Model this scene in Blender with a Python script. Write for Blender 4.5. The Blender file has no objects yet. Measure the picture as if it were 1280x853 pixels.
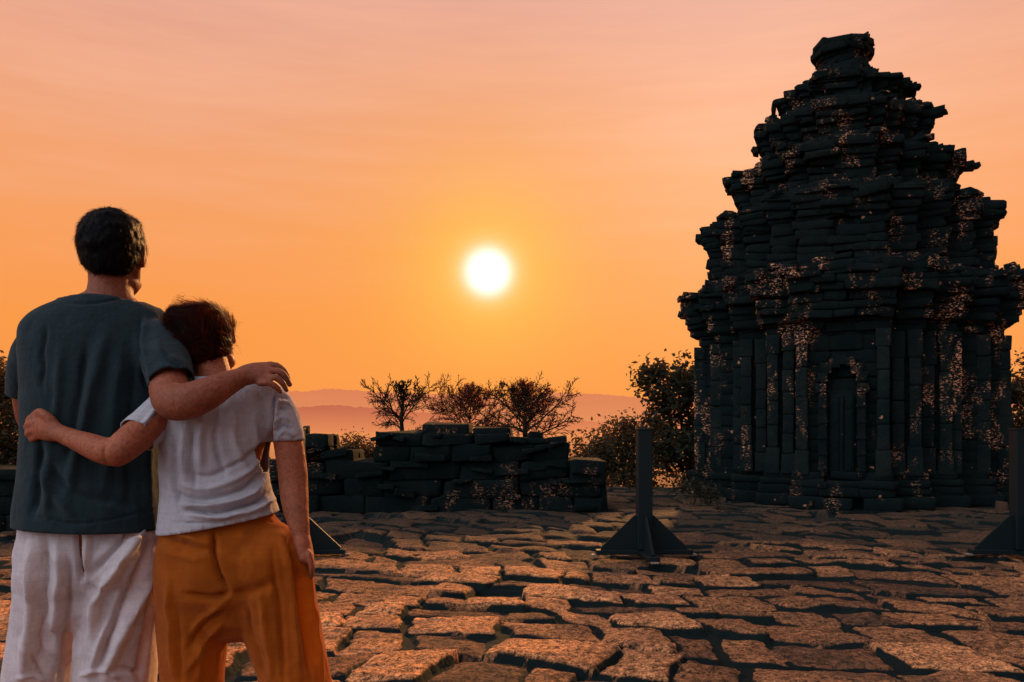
import bpy, bmesh, math, random
import numpy as np
from mathutils import Vector

random.seed(11)
rng = np.random.default_rng(11)
S = bpy.context.scene
C = S.collection
F, HZ, CAMZ = 996.0, 535.0, 1.22          # focal length in photo pixels, horizon row, eye height


def P(px, py, Y):
    return np.array([(px - 640.0) / F * Y, Y, CAMZ - (py - HZ) / F * Y])


def lin(r, g, b):
    f = lambda c: (c / 255 / 12.92) if c <= 10 else ((c / 255 + 0.055) / 1.055) ** 2.4
    return (f(r), f(g), f(b), 1.0)


# ------------------------------------------------------------------ noise
def _hash(ix, iy, iz, s):
    M = 0xFFFFFFFF
    n = (ix * 374761393 + iy * 668265263 + iz * 1274126177 + s * 974634777) & M
    n = ((n ^ (n >> 13)) * 1274126177) & M
    n = n ^ (n >> 16)
    n = (n * 2246822519) & M
    return ((n ^ (n >> 15)) & M) / float(M)


def vnoise(p, s=0):
    p = np.asarray(p, float)
    i = np.floor(p).astype(np.int64)
    f = p - i
    f = f * f * f * (f * (f * 6 - 15) + 10)
    r = 0
    for a in (0, 1):
        wa = f[..., 0] if a else 1 - f[..., 0]
        for b in (0, 1):
            wb = f[..., 1] if b else 1 - f[..., 1]
            for c in (0, 1):
                wc = f[..., 2] if c else 1 - f[..., 2]
                r = r + wa * wb * wc * _hash(i[..., 0] + a, i[..., 1] + b, i[..., 2] + c, s)
    return r * 2 - 1


def fbm(p, o=4, s=0, g=0.5):
    p = np.asarray(p, float)
    a, r = 1.0, 0
    for k in range(o):
        r = r + a * vnoise(p, s + k * 17)
        p = p * 2.03 + 3.1
        a *= g
    return r


def sstep(a, b, x):
    t = np.clip((x - a) / (b - a), 0, 1)
    return t * t * (3 - 2 * t)


# ------------------------------------------------------------------ mesh helpers
def mesh_np(name, V, Fc, mat, parent=None, smooth=True, loc=None, attrs=None):
    """one mesh object; V in world space, stored relative to loc"""
    V = np.asarray(V, float)
    if loc is not None:
        V = V - np.asarray(loc)
    me = bpy.data.meshes.new(name)
    if isinstance(Fc, np.ndarray) and Fc.ndim == 2:
        n, k = Fc.shape
        me.vertices.add(len(V))
        me.vertices.foreach_set('co', V.astype(np.float32).ravel())
        me.loops.add(n * k)
        me.loops.foreach_set('vertex_index', Fc.astype(np.int32).ravel())
        me.polygons.add(n)
        me.polygons.foreach_set('loop_start', np.arange(0, n * k, k, dtype=np.int32))
        me.update(calc_edges=True)
        me.validate()
    else:
        me.from_pydata(V.tolist(), [], [list(map(int, f)) for f in Fc])
        me.update()
    if attrs:
        for an, av in attrs.items():
            at = me.attributes.new(an, 'FLOAT', 'POINT')
            at.data.foreach_set('value', np.asarray(av, np.float32))
    me.polygons.foreach_set('use_smooth', np.full(len(me.polygons), smooth))
    if mat:
        me.materials.append(mat)
    o = bpy.data.objects.new(name, me)
    C.objects.link(o)
    if parent:
        o.parent = parent
    return o


def thing(name, label, cat, loc, group=None):
    o = bpy.data.objects.new(name, None)
    o.empty_display_size = 0.2
    C.objects.link(o)
    o.location = tuple(float(x) for x in loc)
    o['label'] = label
    o['category'] = cat
    if group:
        o['group'] = group
    return o


def tag(o, label, cat, group=None):
    o['label'] = label
    o['category'] = cat
    if group:
        o['group'] = group
    return o


def struct(o):
    o['kind'] = 'structure'
    return o


def cat_meshes(parts):
    Vs, Fs, k = [], [], 0
    for V, Fc in parts:
        Vs.append(np.asarray(V, float))
        Fs += [[i + k for i in f] for f in Fc]
        k += len(V)
    return np.concatenate(Vs), Fs


def catmull(ctrl, m):
    """ctrl rows: any numbers; returns interpolated rows"""
    A = np.asarray(ctrl, float)
    n = len(A)
    if n < 2:
        return A
    E = np.vstack([2 * A[0] - A[1], A, 2 * A[-1] - A[-2]])
    out = []
    for i in range(n - 1):
        p0, p1, p2, p3 = E[i], E[i + 1], E[i + 2], E[i + 3]
        for j in range(m):
            t = j / m
            out.append(0.5 * (2 * p1 + (p2 - p0) * t + (2 * p0 - 5 * p1 + 4 * p2 - p3) * t * t + (3 * p1 - p0 - 3 * p2 + p3) * t ** 3))
    out.append(A[-1])
    return np.array(out)


def tube(ctrl, n=18, side=(1, 0, 0), m=5, flat=False, e=2.0, dome=True):
    """ctrl: list of (pos, ra, rb). flat: rings stay horizontal."""
    rows = catmull([[*p, a, b] for p, a, b in ctrl], m)
    pts, ra, rb = rows[:, :3], np.maximum(rows[:, 3], 1e-4), np.maximum(rows[:, 4], 1e-4)
    side = np.array(side, float)
    T = np.gradient(pts, axis=0)
    T /= np.linalg.norm(T, axis=1)[:, None] + 1e-12
    if flat:
        T[:] = np.sign(pts[-1, 2] - pts[0, 2]) * np.array([0, 0, 1.0])
    th = np.linspace(0, 2 * math.pi, n, endpoint=False)
    c, s = np.cos(th), np.sin(th)
    c = np.sign(c) * np.abs(c) ** (2 / e)
    s = np.sign(s) * np.abs(s) ** (2 / e)
    rings = []

    def ring(p, t, a, b):
        u = side - side.dot(t) * t
        if np.linalg.norm(u) < 1e-3:
            u = np.array([0, 0, 1.0]) - t[2] * t
        u /= np.linalg.norm(u)
        v = np.cross(t, u)
        return p + np.outer(c * a, u) + np.outer(s * b, v)

    if dome:
        for q in (0.95, 0.75, 0.4):
            r = min(ra[0], rb[0])
            k = math.sqrt(1 - q * q)
            rings.append(ring(pts[0] - T[0] * r * q, T[0], ra[0] * k, rb[0] * k))
    for i in range(len(pts)):
        rings.append(ring(pts[i], T[i], ra[i], rb[i]))
    if dome:
        for q in (0.4, 0.75, 0.95):
            r = min(ra[-1], rb[-1])
            k = math.sqrt(1 - q * q)
            rings.append(ring(pts[-1] + T[-1] * r * q, T[-1], ra[-1] * k, rb[-1] * k))
    V = np.concatenate(rings)
    Fc = []
    for i in range(len(rings) - 1):
        for j in range(n):
            j2 = (j + 1) % n
            Fc.append([i * n + j, i * n + j2, (i + 1) * n + j2, (i + 1) * n + j])
    Fc.append(list(range(n))[::-1])
    Fc.append([(len(rings) - 1) * n + j for j in range(n)])
    return V, Fc


def ellipsoid(c, ax, r, n=20, m=12):
    """ax: 3x3 rows = axes, r = radii"""
    V, Fc = [], []
    for i in range(m + 1):
        ph = -math.pi / 2 + math.pi * i / m
        for j in range(n):
            t = 2 * math.pi * j / n
            V.append([math.cos(ph) * math.cos(t), math.cos(ph) * math.sin(t), math.sin(ph)])
    V = np.array(V) * np.array(r)
    V = V @ np.array(ax) + np.array(c)
    for i in range(m):
        for j in range(n):
            j2 = (j + 1) % n
            Fc.append([i * n + j, i * n + j2, (i + 1) * n + j2, (i + 1) * n + j])
    return V, Fc


def remesh(parts, voxel, it=4, fac=0.5):
    V, Fc = cat_meshes(parts)
    me = bpy.data.meshes.new('tmp')
    me.from_pydata(V.tolist(), [], Fc)
    o = bpy.data.objects.new('tmp', me)
    C.objects.link(o)
    r = o.modifiers.new('r', 'REMESH')
    r.mode = 'VOXEL'
    r.voxel_size = voxel
    if it:
        s = o.modifiers.new('s', 'SMOOTH')
        s.iterations = it
        s.factor = fac
    dg = bpy.context.evaluated_depsgraph_get()
    dg.update()
    ev = o.evaluated_get(dg)
    m2 = ev.to_mesh()
    n = len(m2.vertices)
    co = np.empty(n * 3, np.float32)
    m2.vertices.foreach_get('co', co)
    lv = np.empty(len(m2.loops), np.int32)
    m2.loops.foreach_get('vertex_index', lv)
    assert len(lv) == 4 * len(m2.polygons)
    ev.to_mesh_clear()
    bpy.data.objects.remove(o)
    bpy.data.meshes.remove(me)
    return co.reshape(-1, 3).astype(float), lv.reshape(-1, 4).astype(int)


def vnormals(V, Q):
    fn = np.cross(V[Q[:, 2]] - V[Q[:, 0]], V[Q[:, 3]] - V[Q[:, 1]])
    N = np.zeros_like(V)
    for k in range(4):
        np.add.at(N, Q[:, k], fn)
    return N / (np.linalg.norm(N, axis=1)[:, None] + 1e-12)


def drop(V, Q, kill):
    """remove vertices (and every face touching one); returns V, Q, boundary mask"""
    Q2 = Q[~kill[Q].any(axis=1)]
    used = np.unique(Q2)
    mp = -np.ones(len(V), int)
    mp[used] = np.arange(len(used))
    V2, Q2 = V[used], mp[Q2]
    E = np.sort(np.concatenate([Q2[:, [0, 1]], Q2[:, [1, 2]], Q2[:, [2, 3]], Q2[:, [3, 0]]]), axis=1)
    u, cnt = np.unique(E, axis=0, return_counts=True)
    b = np.zeros(len(V2), bool)
    b[u[cnt == 1].ravel()] = True
    return V2, Q2, b


def cut(V, Q, p, n, rad=None, centre=None):
    """open the mesh beyond plane (p, n); edge snapped on the plane. limited to a ball if rad"""
    n = np.asarray(n, float) / np.linalg.norm(n)
    d = (V - p) @ n
    near = np.ones(len(V), bool) if rad is None else (np.linalg.norm(V - (p if centre is None else centre), axis=1) < rad)
    V2, Q2, b = drop(V, Q, (d > 0) & near)
    d2 = (V2 - p) @ n
    near2 = np.ones(len(V2), bool) if rad is None else (np.linalg.norm(V2 - (p if centre is None else centre), axis=1) < rad)
    s = b & near2 & (np.abs(d2) < 0.02)
    V2[s] -= d2[s][:, None] * n
    return V2, Q2


def folds(V, Q, lst, seed=0):
    """push cloth in or out along hand-drawn crease lines (drawn on the camera-facing side)"""
    N = vnormals(V, Q)
    px = 640 + V[:, 0] / V[:, 1] * F
    py = HZ - (V[:, 2] - CAMZ) / V[:, 1] * F
    vd = V - np.array([0, 0, CAMZ])
    vd /= np.linalg.norm(vd, axis=1)[:, None]
    face = sstep(0.15, -0.35, (N * vd).sum(1))
    X = np.stack([px, py], 1)
    wob = np.stack([fbm(V * 14, 2, seed), fbm(V * 14 + 9, 2, seed + 5)], 1) * 2.2
    X = X + wob
    D = np.zeros(len(V))
    for pts, w, amp in lst:
        amp, w = amp * 2.2, w * .85
        pp = catmull(pts, 4)
        L = np.concatenate([[0], np.cumsum(np.linalg.norm(np.diff(pp, axis=0), axis=1))])
        best = np.full(len(V), 1e9)
        par = np.zeros(len(V))
        for i in range(len(pp) - 1):
            a, d = pp[i], pp[i + 1] - pp[i]
            t = np.clip(((X - a) @ d) / (d @ d + 1e-9), 0, 1)
            dist = np.linalg.norm(X - (a + t[:, None] * d), axis=1)
            m = dist < best
            best[m] = dist[m]
            par[m] = (L[i] + t[m] * (L[i + 1] - L[i])) / L[-1]
        tp = np.minimum(1, np.minimum(par, 1 - par) / 0.22 + 0.12)
        D += amp * np.exp(-(best / w) ** 2) * tp
    return V + N * (D * face)[:, None]


def crease(V, Q, amp, sc, seed):
    """sharp-edged cloth creases: valleys of a ridged noise"""
    Nn = vnormals(V, Q)
    p = V * np.array(sc)
    p = p + .35 * np.stack([fbm(p * .7 + 5, 2, seed + 1), fbm(p * .7 + 9, 2, seed + 2), fbm(p * .7, 2, seed + 3)], 1)
    r = 1 - np.abs(vnoise(p, seed))
    r2 = 1 - np.abs(vnoise(p * 2.3 + 4, seed + 9))
    msk = sstep(-.3, .5, fbm(V * 5, 2, seed + 4))
    return V + Nn * (amp * msk * (r ** 5 + .45 * r2 ** 5 - .3))[:, None]


def wrinkle(V, Q, amp, sc, seed):
    N = vnormals(V, Q)
    return V + N * (amp * fbm(V * np.array(sc), 3, seed))[:, None]


# ------------------------------------------------------------------ materials
def mat(name):
    m = bpy.data.materials.new(name)
    m.use_nodes = True
    nt = m.node_tree
    b = nt.nodes['Principled BSDF']
    return m, nt, b


def N(nt, t, **kw):
    n = nt.nodes.new(t)
    for k, v in kw.items():
        setattr(n, k, v)
    return n


def noise(nt, scale, detail=4, rough=0.55, vec=None, stretch=None):
    tc = N(nt, 'ShaderNodeTexCoord')
    src = tc.outputs['Object'] if vec is None else vec
    if stretch:
        mp = N(nt, 'ShaderNodeMapping')
        mp.inputs['Scale'].default_value = stretch
        nt.links.new(src, mp.inputs['Vector'])
        src = mp.outputs['Vector']
    n = N(nt, 'ShaderNodeTexNoise')
    n.inputs['Scale'].default_value = scale
    n.inputs['Detail'].default_value = detail
    n.inputs['Roughness'].default_value = rough
    nt.links.new(src, n.inputs['Vector'])
    return n.outputs['Fac']


def ramp(nt, fac, stops):
    r = N(nt, 'ShaderNodeValToRGB')
    el = r.color_ramp.elements
    while len(el) < len(stops):
        el.new(0.5)
    for e, (p, c) in zip(el, stops):
        e.position = p
        e.color = c if len(c) == 4 else (*c, 1)
    nt.links.new(fac, r.inputs['Fac'])
    return r.outputs['Color']


def mth(nt, op, a, b=None, c=None, clamp=False):
    n = N(nt, 'ShaderNodeMath', operation=op, use_clamp=clamp)
    for i, x in enumerate((a, b, c)):
        if x is None:
            continue
        if isinstance(x, (int, float)):
            n.inputs[i].default_value = x
        else:
            nt.links.new(x, n.inputs[i])
    return n.outputs[0]


def mix(nt, fac, a, b, blend='MIX'):
    n = N(nt, 'ShaderNodeMix', data_type='RGBA', blend_type=blend)
    for sock, x in ((n.inputs[0], fac), (n.inputs[6], a), (n.inputs[7], b)):
        if isinstance(x, (int, float)):
            sock.default_value = x
        elif isinstance(x, tuple):
            sock.default_value = x if len(x) == 4 else (*x, 1)
        else:
            nt.links.new(x, sock)
    return n.outputs[2]


def bump(nt, h, strength, dist, prev=None):
    b = N(nt, 'ShaderNodeBump')
    b.inputs['Strength'].default_value = strength
    b.inputs['Distance'].default_value = dist
    nt.links.new(h, b.inputs['Height'])
    if prev is not None:
        nt.links.new(prev, b.inputs['Normal'])
    return b.outputs['Normal']


def m_stone(name, dark, mid, glint=(0.90, 0.42, 0.22), amount=0.5, streak=(1, 1, 0.35)):
    """weathered sandstone, nearly black, with clustered glints of light painted in"""
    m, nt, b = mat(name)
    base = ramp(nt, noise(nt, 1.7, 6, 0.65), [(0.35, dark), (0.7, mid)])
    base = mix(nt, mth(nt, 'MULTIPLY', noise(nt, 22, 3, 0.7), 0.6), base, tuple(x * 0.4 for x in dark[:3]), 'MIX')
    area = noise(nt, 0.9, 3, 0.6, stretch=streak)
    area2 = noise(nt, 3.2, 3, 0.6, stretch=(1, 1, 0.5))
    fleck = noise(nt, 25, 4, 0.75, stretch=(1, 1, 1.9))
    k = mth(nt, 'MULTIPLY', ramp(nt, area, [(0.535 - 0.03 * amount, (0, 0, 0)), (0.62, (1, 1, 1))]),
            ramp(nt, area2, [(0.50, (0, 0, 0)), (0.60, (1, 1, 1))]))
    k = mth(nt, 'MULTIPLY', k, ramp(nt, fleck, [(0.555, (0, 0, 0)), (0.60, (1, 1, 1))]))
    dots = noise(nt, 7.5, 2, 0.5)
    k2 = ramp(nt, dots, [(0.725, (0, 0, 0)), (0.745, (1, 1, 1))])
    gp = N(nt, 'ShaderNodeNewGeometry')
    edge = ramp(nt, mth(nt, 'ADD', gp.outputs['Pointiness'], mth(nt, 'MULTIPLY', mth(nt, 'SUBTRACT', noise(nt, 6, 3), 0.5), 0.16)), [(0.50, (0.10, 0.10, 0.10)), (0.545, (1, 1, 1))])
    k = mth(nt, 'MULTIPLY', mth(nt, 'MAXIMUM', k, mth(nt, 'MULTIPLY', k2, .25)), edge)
    nt.links.new(mix(nt, mth(nt, 'MULTIPLY', k, amount, clamp=True), base, glint), b.inputs['Base Color'])  # warm glints of light painted into the base colour, mostly along edges
    b.inputs['Roughness'].default_value = 0.95
    b.inputs['Specular IOR Level'].default_value = 0.12
    nb = bump(nt, noise(nt, 9, 6, 0.75), 0.9, 0.05)
    nb = bump(nt, noise(nt, 60, 3, 0.7), 0.4, 0.006, nb)
    nt.links.new(nb, b.inputs['Normal'])
    return m


def m_plain(name, col, rough=0.6, spec=0.3, metal=0.0, nscale=30, nstr=0.15, var=0.25):
    m, nt, b = mat(name)
    f = noise(nt, nscale, 4, 0.6)
    nt.links.new(mix(nt, mth(nt, 'MULTIPLY', f, var * 2), tuple(c * (1 + var) for c in col), tuple(c * (1 - var) for c in col)), b.inputs['Base Color'])
    b.inputs['Roughness'].default_value = rough
    b.inputs['Specular IOR Level'].default_value = spec
    b.inputs['Metallic'].default_value = metal
    nt.links.new(bump(nt, f, nstr, 0.004), b.inputs['Normal'])
    return m


def m_cloth(name, col, trans=0.0, tcol=None, weave=900, wstr=0.25, var=0.18, slub=(1, 1, 0.06)):
    m, nt, b = mat(name)
    f = noise(nt, 26, 4, 0.65)
    g = noise(nt, 230, 2, 0.6, stretch=slub)
    g2 = noise(nt, 230, 2, 0.6, stretch=(slub[2], slub[2], 1))
    w = mth(nt, 'MULTIPLY', mth(nt, 'ADD', g, g2), 0.5)
    k = mth(nt, 'ADD', mth(nt, 'MULTIPLY', f, 0.5), mth(nt, 'MULTIPLY', w, 0.5))
    colr = mix(nt, ramp(nt, k, [(0.36, (0, 0, 0)), (0.64, (1, 1, 1))]), tuple(c * (1 - var) for c in col), tuple(min(1, c * (1 + var)) for c in col))
    nt.links.new(colr, b.inputs['Base Color'])
    b.inputs['Roughness'].default_value = 0.95
    b.inputs['Specular IOR Level'].default_value = 0.1
    b.inputs['Sheen Weight'].default_value = 0.08
    b.inputs['Sheen Roughness'].default_value = 0.6
    nb = bump(nt, f, 0.6, 0.008)
    nb = bump(nt, noise(nt, 75, 3, .6, stretch=(1, 1, .45)), 0.35, 0.004, nb)
    nb = bump(nt, w, wstr, 0.002, nb)
    nt.links.new(nb, b.inputs['Normal'])
    if trans:
        t = N(nt, 'ShaderNodeBsdfTranslucent')
        t.inputs['Color'].default_value = (*(tcol or col), 1)
        mx = N(nt, 'ShaderNodeMixShader')
        mx.inputs[0].default_value = trans
        nt.links.new(b.outputs[0], mx.inputs[1])
        nt.links.new(t.outputs[0], mx.inputs[2])
        nt.links.new(mx.outputs[0], nt.nodes['Material Output'].inputs['Surface'])
    return m


def m_skin(name, col):
    m, nt, b = mat(name)
    f = noise(nt, 14, 4, 0.6)
    f2 = noise(nt, 130, 3, 0.6)
    c1 = mix(nt, ramp(nt, f, [(0.3, (0, 0, 0)), (0.7, (1, 1, 1))]), tuple(c * 0.8 for c in col), (min(1, col[0] * 1.2), col[1] * 1.08, col[2] * 1.05))
    c1 = mix(nt, ramp(nt, f2, [(0.42, (0, 0, 0)), (0.70, (0.75, 0.75, 0.75))]), c1, tuple(c * 0.5 for c in col))
    c1 = mix(nt, ramp(nt, noise(nt, 55, 3, .7), [(0.5, (0, 0, 0)), (0.7, (0.25, 0.25, 0.25))]), c1, (col[0] * .95, col[1] * .62, col[2] * .55))
    nt.links.new(c1, b.inputs['Base Color'])
    b.inputs['Roughness'].default_value = 0.62
    b.inputs['Specular IOR Level'].default_value = 0.25
    b.inputs['Subsurface Weight'].default_value = 0.06
    b.inputs['Subsurface Radius'].default_value = (0.012, 0.004, 0.002)
    b.inputs['Subsurface Scale'].default_value = 1.0
    nb = bump(nt, f2, 0.5, 0.002)
    nb = bump(nt, noise(nt, 40, 3, 0.6), 0.4, 0.005, nb)
    nt.links.new(nb, b.inputs['Normal'])
    return m


def m_hair(name, col, tcol, trans=0.35):
    m, nt, b = mat(name)
    nt.links.new(mix(nt, noise(nt, 60, 2), tuple(c * 0.6 for c in col), tuple(c * 1.5 for c in col)), b.inputs['Base Color'])
    b.inputs['Roughness'].default_value = 0.5
    b.inputs['Specular IOR Level'].default_value = 0.07
    if trans:
        t = N(nt, 'ShaderNodeBsdfTranslucent')
        t.inputs['Color'].default_value = (*tcol, 1)
        mx = N(nt, 'ShaderNodeMixShader')
        mx.inputs[0].default_value = trans
        nt.links.new(b.outputs[0], mx.inputs[1])
        nt.links.new(t.outputs[0], mx.inputs[2])
        nt.links.new(mx.outputs[0], nt.nodes['Material Output'].inputs['Surface'])
    return m


def m_leaf(name, c1, c2, tcol, trans=0.3):
    m, nt, b = mat(name)
    nt.links.new(mix(nt, ramp(nt, noise(nt, 3.0, 3), [(0.35, (0, 0, 0)), (0.65, (1, 1, 1))]), c1, c2), b.inputs['Base Color'])
    b.inputs['Roughness'].default_value = 0.7
    b.inputs['Specular IOR Level'].default_value = 0.2
    t = N(nt, 'ShaderNodeBsdfTranslucent')
    t.inputs['Color'].default_value = (*tcol, 1)
    mx = N(nt, 'ShaderNodeMixShader')
    mx.inputs[0].default_value = trans
    nt.links.new(b.outputs[0], mx.inputs[1])
    nt.links.new(t.outputs[0], mx.inputs[2])
    nt.links.new(mx.outputs[0], nt.nodes['Material Output'].inputs['Surface'])
    return m


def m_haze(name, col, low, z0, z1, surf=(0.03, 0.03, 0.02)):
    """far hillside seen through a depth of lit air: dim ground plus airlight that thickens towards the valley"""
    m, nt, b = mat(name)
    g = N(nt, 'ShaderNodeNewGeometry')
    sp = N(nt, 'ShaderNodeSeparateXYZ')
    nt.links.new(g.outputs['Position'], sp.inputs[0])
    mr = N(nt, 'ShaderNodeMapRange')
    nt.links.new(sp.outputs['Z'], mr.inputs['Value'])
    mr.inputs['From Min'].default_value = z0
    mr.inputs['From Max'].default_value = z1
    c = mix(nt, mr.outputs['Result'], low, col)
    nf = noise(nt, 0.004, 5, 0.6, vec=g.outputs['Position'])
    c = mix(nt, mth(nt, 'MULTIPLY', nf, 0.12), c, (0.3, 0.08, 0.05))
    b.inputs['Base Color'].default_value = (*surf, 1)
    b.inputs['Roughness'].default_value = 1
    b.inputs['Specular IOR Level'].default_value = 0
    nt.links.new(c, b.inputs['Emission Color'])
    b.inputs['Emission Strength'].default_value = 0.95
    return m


# ------------------------------------------------------------------ light, sky, camera
SUN_PX = (610, 340)
sd = np.array([(SUN_PX[0] - 640) / F, 1.0, (HZ - SUN_PX[1]) / F])
sd /= np.linalg.norm(sd)
SUN_EL, SUN_AZ = math.radians(21), math.radians(17)       # lamp a little above the veiled disc: shadows as short as in the photo

w = bpy.data.worlds.new('World')
S.world = w
w.use_nodes = True
nt = w.node_tree
bg = nt.nodes['Background']
tc = N(nt, 'ShaderNodeTexCoord')
nrm = N(nt, 'ShaderNodeVectorMath', operation='NORMALIZE')
nt.links.new(tc.outputs['Generated'], nrm.inputs[0])
D = nrm.outputs[0]
sp = N(nt, 'ShaderNodeSeparateXYZ')
nt.links.new(D, sp.inputs[0])
zz = mth(nt, 'MULTIPLY_ADD', sp.outputs['Z'], 1.0, 0.1)
front = ramp(nt, zz, [(0.0, lin(176, 96, 60)), (0.085, lin(246, 148, 84)), (0.13, lin(250, 152, 74)), (0.22, lin(250, 154, 72)), (0.31, lin(248, 157, 88)),
                      (0.40, lin(243, 163, 112)), (0.50, lin(234, 165, 134)), (0.58, lin(226, 166, 150)), (0.75, lin(214, 170, 168)), (1.0, lin(160, 150, 175))])
back = ramp(nt, zz, [(0.0, (0.10, 0.07, 0.06, 1)), (0.1, (0.30, 0.29, 0.34, 1)), (0.3, (0.42, 0.44, 0.56, 1)), (0.6, (0.38, 0.46, 0.62, 1)), (1.0, (0.33, 0.40, 0.56, 1))])
fy = N(nt, 'ShaderNodeMapRange', interpolation_type='SMOOTHSTEP')
nt.links.new(sp.outputs['Y'], fy.inputs['Value'])
fy.inputs['From Min'].default_value = -0.25
fy.inputs['From Max'].default_value = 0.62
lb = N(nt, 'ShaderNodeVectorMath', operation='DOT_PRODUCT')      # added fill light, an invented lobe high behind the camera, to the left
nt.links.new(D, lb.inputs[0])
lb.inputs[1].default_value = tuple(np.array([-0.62, -0.52, 0.58]) / np.linalg.norm([-0.62, -0.52, 0.58]))
lobe = mth(nt, 'POWER', mth(nt, 'MAXIMUM', lb.outputs['Value'], 0.0), 4.0)
back = mix(nt, 1.0, back, (0.18, 0.19, 0.21), 'MULTIPLY')
back = mix(nt, lobe, back, (2.15, 2.3, 2.6, 1))
sky = mix(nt, fy.outputs[0], back, front)
# thin high cloud streaks
mp = N(nt, 'ShaderNodeMapping')
mp.inputs['Scale'].default_value = (1.6, 1.6, 15)
mp.inputs['Rotation'].default_value = (0.05, 0.09, 0.1)
nt.links.new(D, mp.inputs['Vector'])
cn = N(nt, 'ShaderNodeTexNoise')
cn.inputs['Scale'].default_value = 2.1
cn.inputs['Detail'].default_value = 6
cn.inputs['Roughness'].default_value = 0.62
nt.links.new(mp.outputs[0], cn.inputs['Vector'])
cl = ramp(nt, cn.outputs['Fac'], [(0.40, (0, 0, 0)), (0.70, (1, 1, 1))])
hi = N(nt, 'ShaderNodeMapRange')
nt.links.new(sp.outputs['Z'], hi.inputs['Value'])
hi.inputs['From Min'].default_value = 0.12
hi.inputs['From Max'].default_value = 0.4
sky = mix(nt, mth(nt, 'MULTIPLY', mth(nt, 'MULTIPLY', cl, hi.outputs[0]), 0.42), sky, lin(250, 186, 152))
# the sun's veil and disc
dt = N(nt, 'ShaderNodeVectorMath', operation='DOT_PRODUCT')
nt.links.new(D, dt.inputs[0])
dt.inputs[1].default_value = tuple(sd)
ang = mth(nt, 'MULTIPLY', mth(nt, 'ARCCOSINE', mth(nt, 'MINIMUM', dt.outputs['Value'], 0.9999999)), 57.2958)
def gau(a, s, p=2):
    return mth(nt, 'EXPONENT', mth(nt, 'MULTIPLY', mth(nt, 'POWER', mth(nt, 'DIVIDE', a, s), p), -1.0))
sky = mix(nt, mth(nt, 'MULTIPLY', gau(ang, 12.0), 0.50), sky, lin(255, 168, 66))
sky = mix(nt, mth(nt, 'MULTIPLY', gau(ang, 5.2), 0.80), sky, lin(252, 196, 76))
sky = mix(nt, mth(nt, 'MULTIPLY', gau(ang, 2.3, 3), 0.9), sky, lin(254, 222, 150))
sky = mix(nt, gau(ang, 1.55, 3.4), sky, (1.5, 1.45, 1.4, 1))
# physical sky underneath, same sun direction
st = N(nt, 'ShaderNodeTexSky', sky_type='NISHITA')
st.sun_disc = False
st.sun_elevation = SUN_EL
st.sun_rotation = SUN_AZ
st.dust_density = 6
bg2 = N(nt, 'ShaderNodeBackground')
nt.links.new(st.outputs[0], bg2.inputs['Color'])
bg2.inputs['Strength'].default_value = 0.0015
nt.links.new(sky, bg.inputs['Color'])
bg.inputs['Strength'].default_value = 1.0
ad = N(nt, 'ShaderNodeAddShader')
nt.links.new(bg.outputs[0], ad.inputs[0])
nt.links.new(bg2.outputs[0], ad.inputs[1])
nt.links.new(ad.outputs[0], nt.nodes['World Output'].inputs['Surface'])

sl = bpy.data.lights.new('sun', 'SUN')
sl.energy = 5.0
sl.angle = math.radians(2.0)
sl.color = (1.0, 0.47, 0.155)
so = bpy.data.objects.new('sun', sl)
C.objects.link(so)
dv = Vector((math.sin(SUN_AZ) * math.cos(SUN_EL), math.cos(SUN_AZ) * math.cos(SUN_EL), math.sin(SUN_EL)))
so.rotation_euler = dv.to_track_quat('Z', 'Y').to_euler()
so.location = (0, 30, 20)

cam = bpy.data.cameras.new('camera')
cam.sensor_width = 36
cam.lens = F / 1280 * 36
cam.shift_y = (HZ - 426.5) / 1280
cam.clip_end = 100000
cam.clip_start = 0.05
co_ = bpy.data.objects.new('camera', cam)
C.objects.link(co_)
co_.location = (0, 0, CAMZ)
co_.rotation_euler = (math.radians(90), 0, 0)
S.camera = co_
S.view_settings.view_transform = 'Standard'
S.view_settings.look = 'None'
S.view_settings.exposure = 0
S.cycles.use_denoising = True
S.cycles.max_bounces = 6
S.cycles.diffuse_bounces = 3
S.cycles.transmission_bounces = 4
S.cycles.sample_clamp_indirect = 4

# ------------------------------------------------------------------ ground
def build_rows(seed):
    r = np.random.default_rng(seed)
    vb = [-22.0]
    while vb[-1] < 26:
        vb.append(vb[-1] + r.uniform(0.30, 0.58))
    rows = []
    for _ in vb:
        ub = [-24 + r.uniform(0, 1)]
        while ub[-1] < 26:
            ub.append(ub[-1] + r.choice([0.34, 0.44, 0.56, 0.70, 0.95], p=[.18, .26, .26, .20, .10]) * r.uniform(0.9, 1.12))
        rows.append(np.array(ub))
    return np.array(vb), rows


VB, ROWS = build_rows(5)


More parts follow.
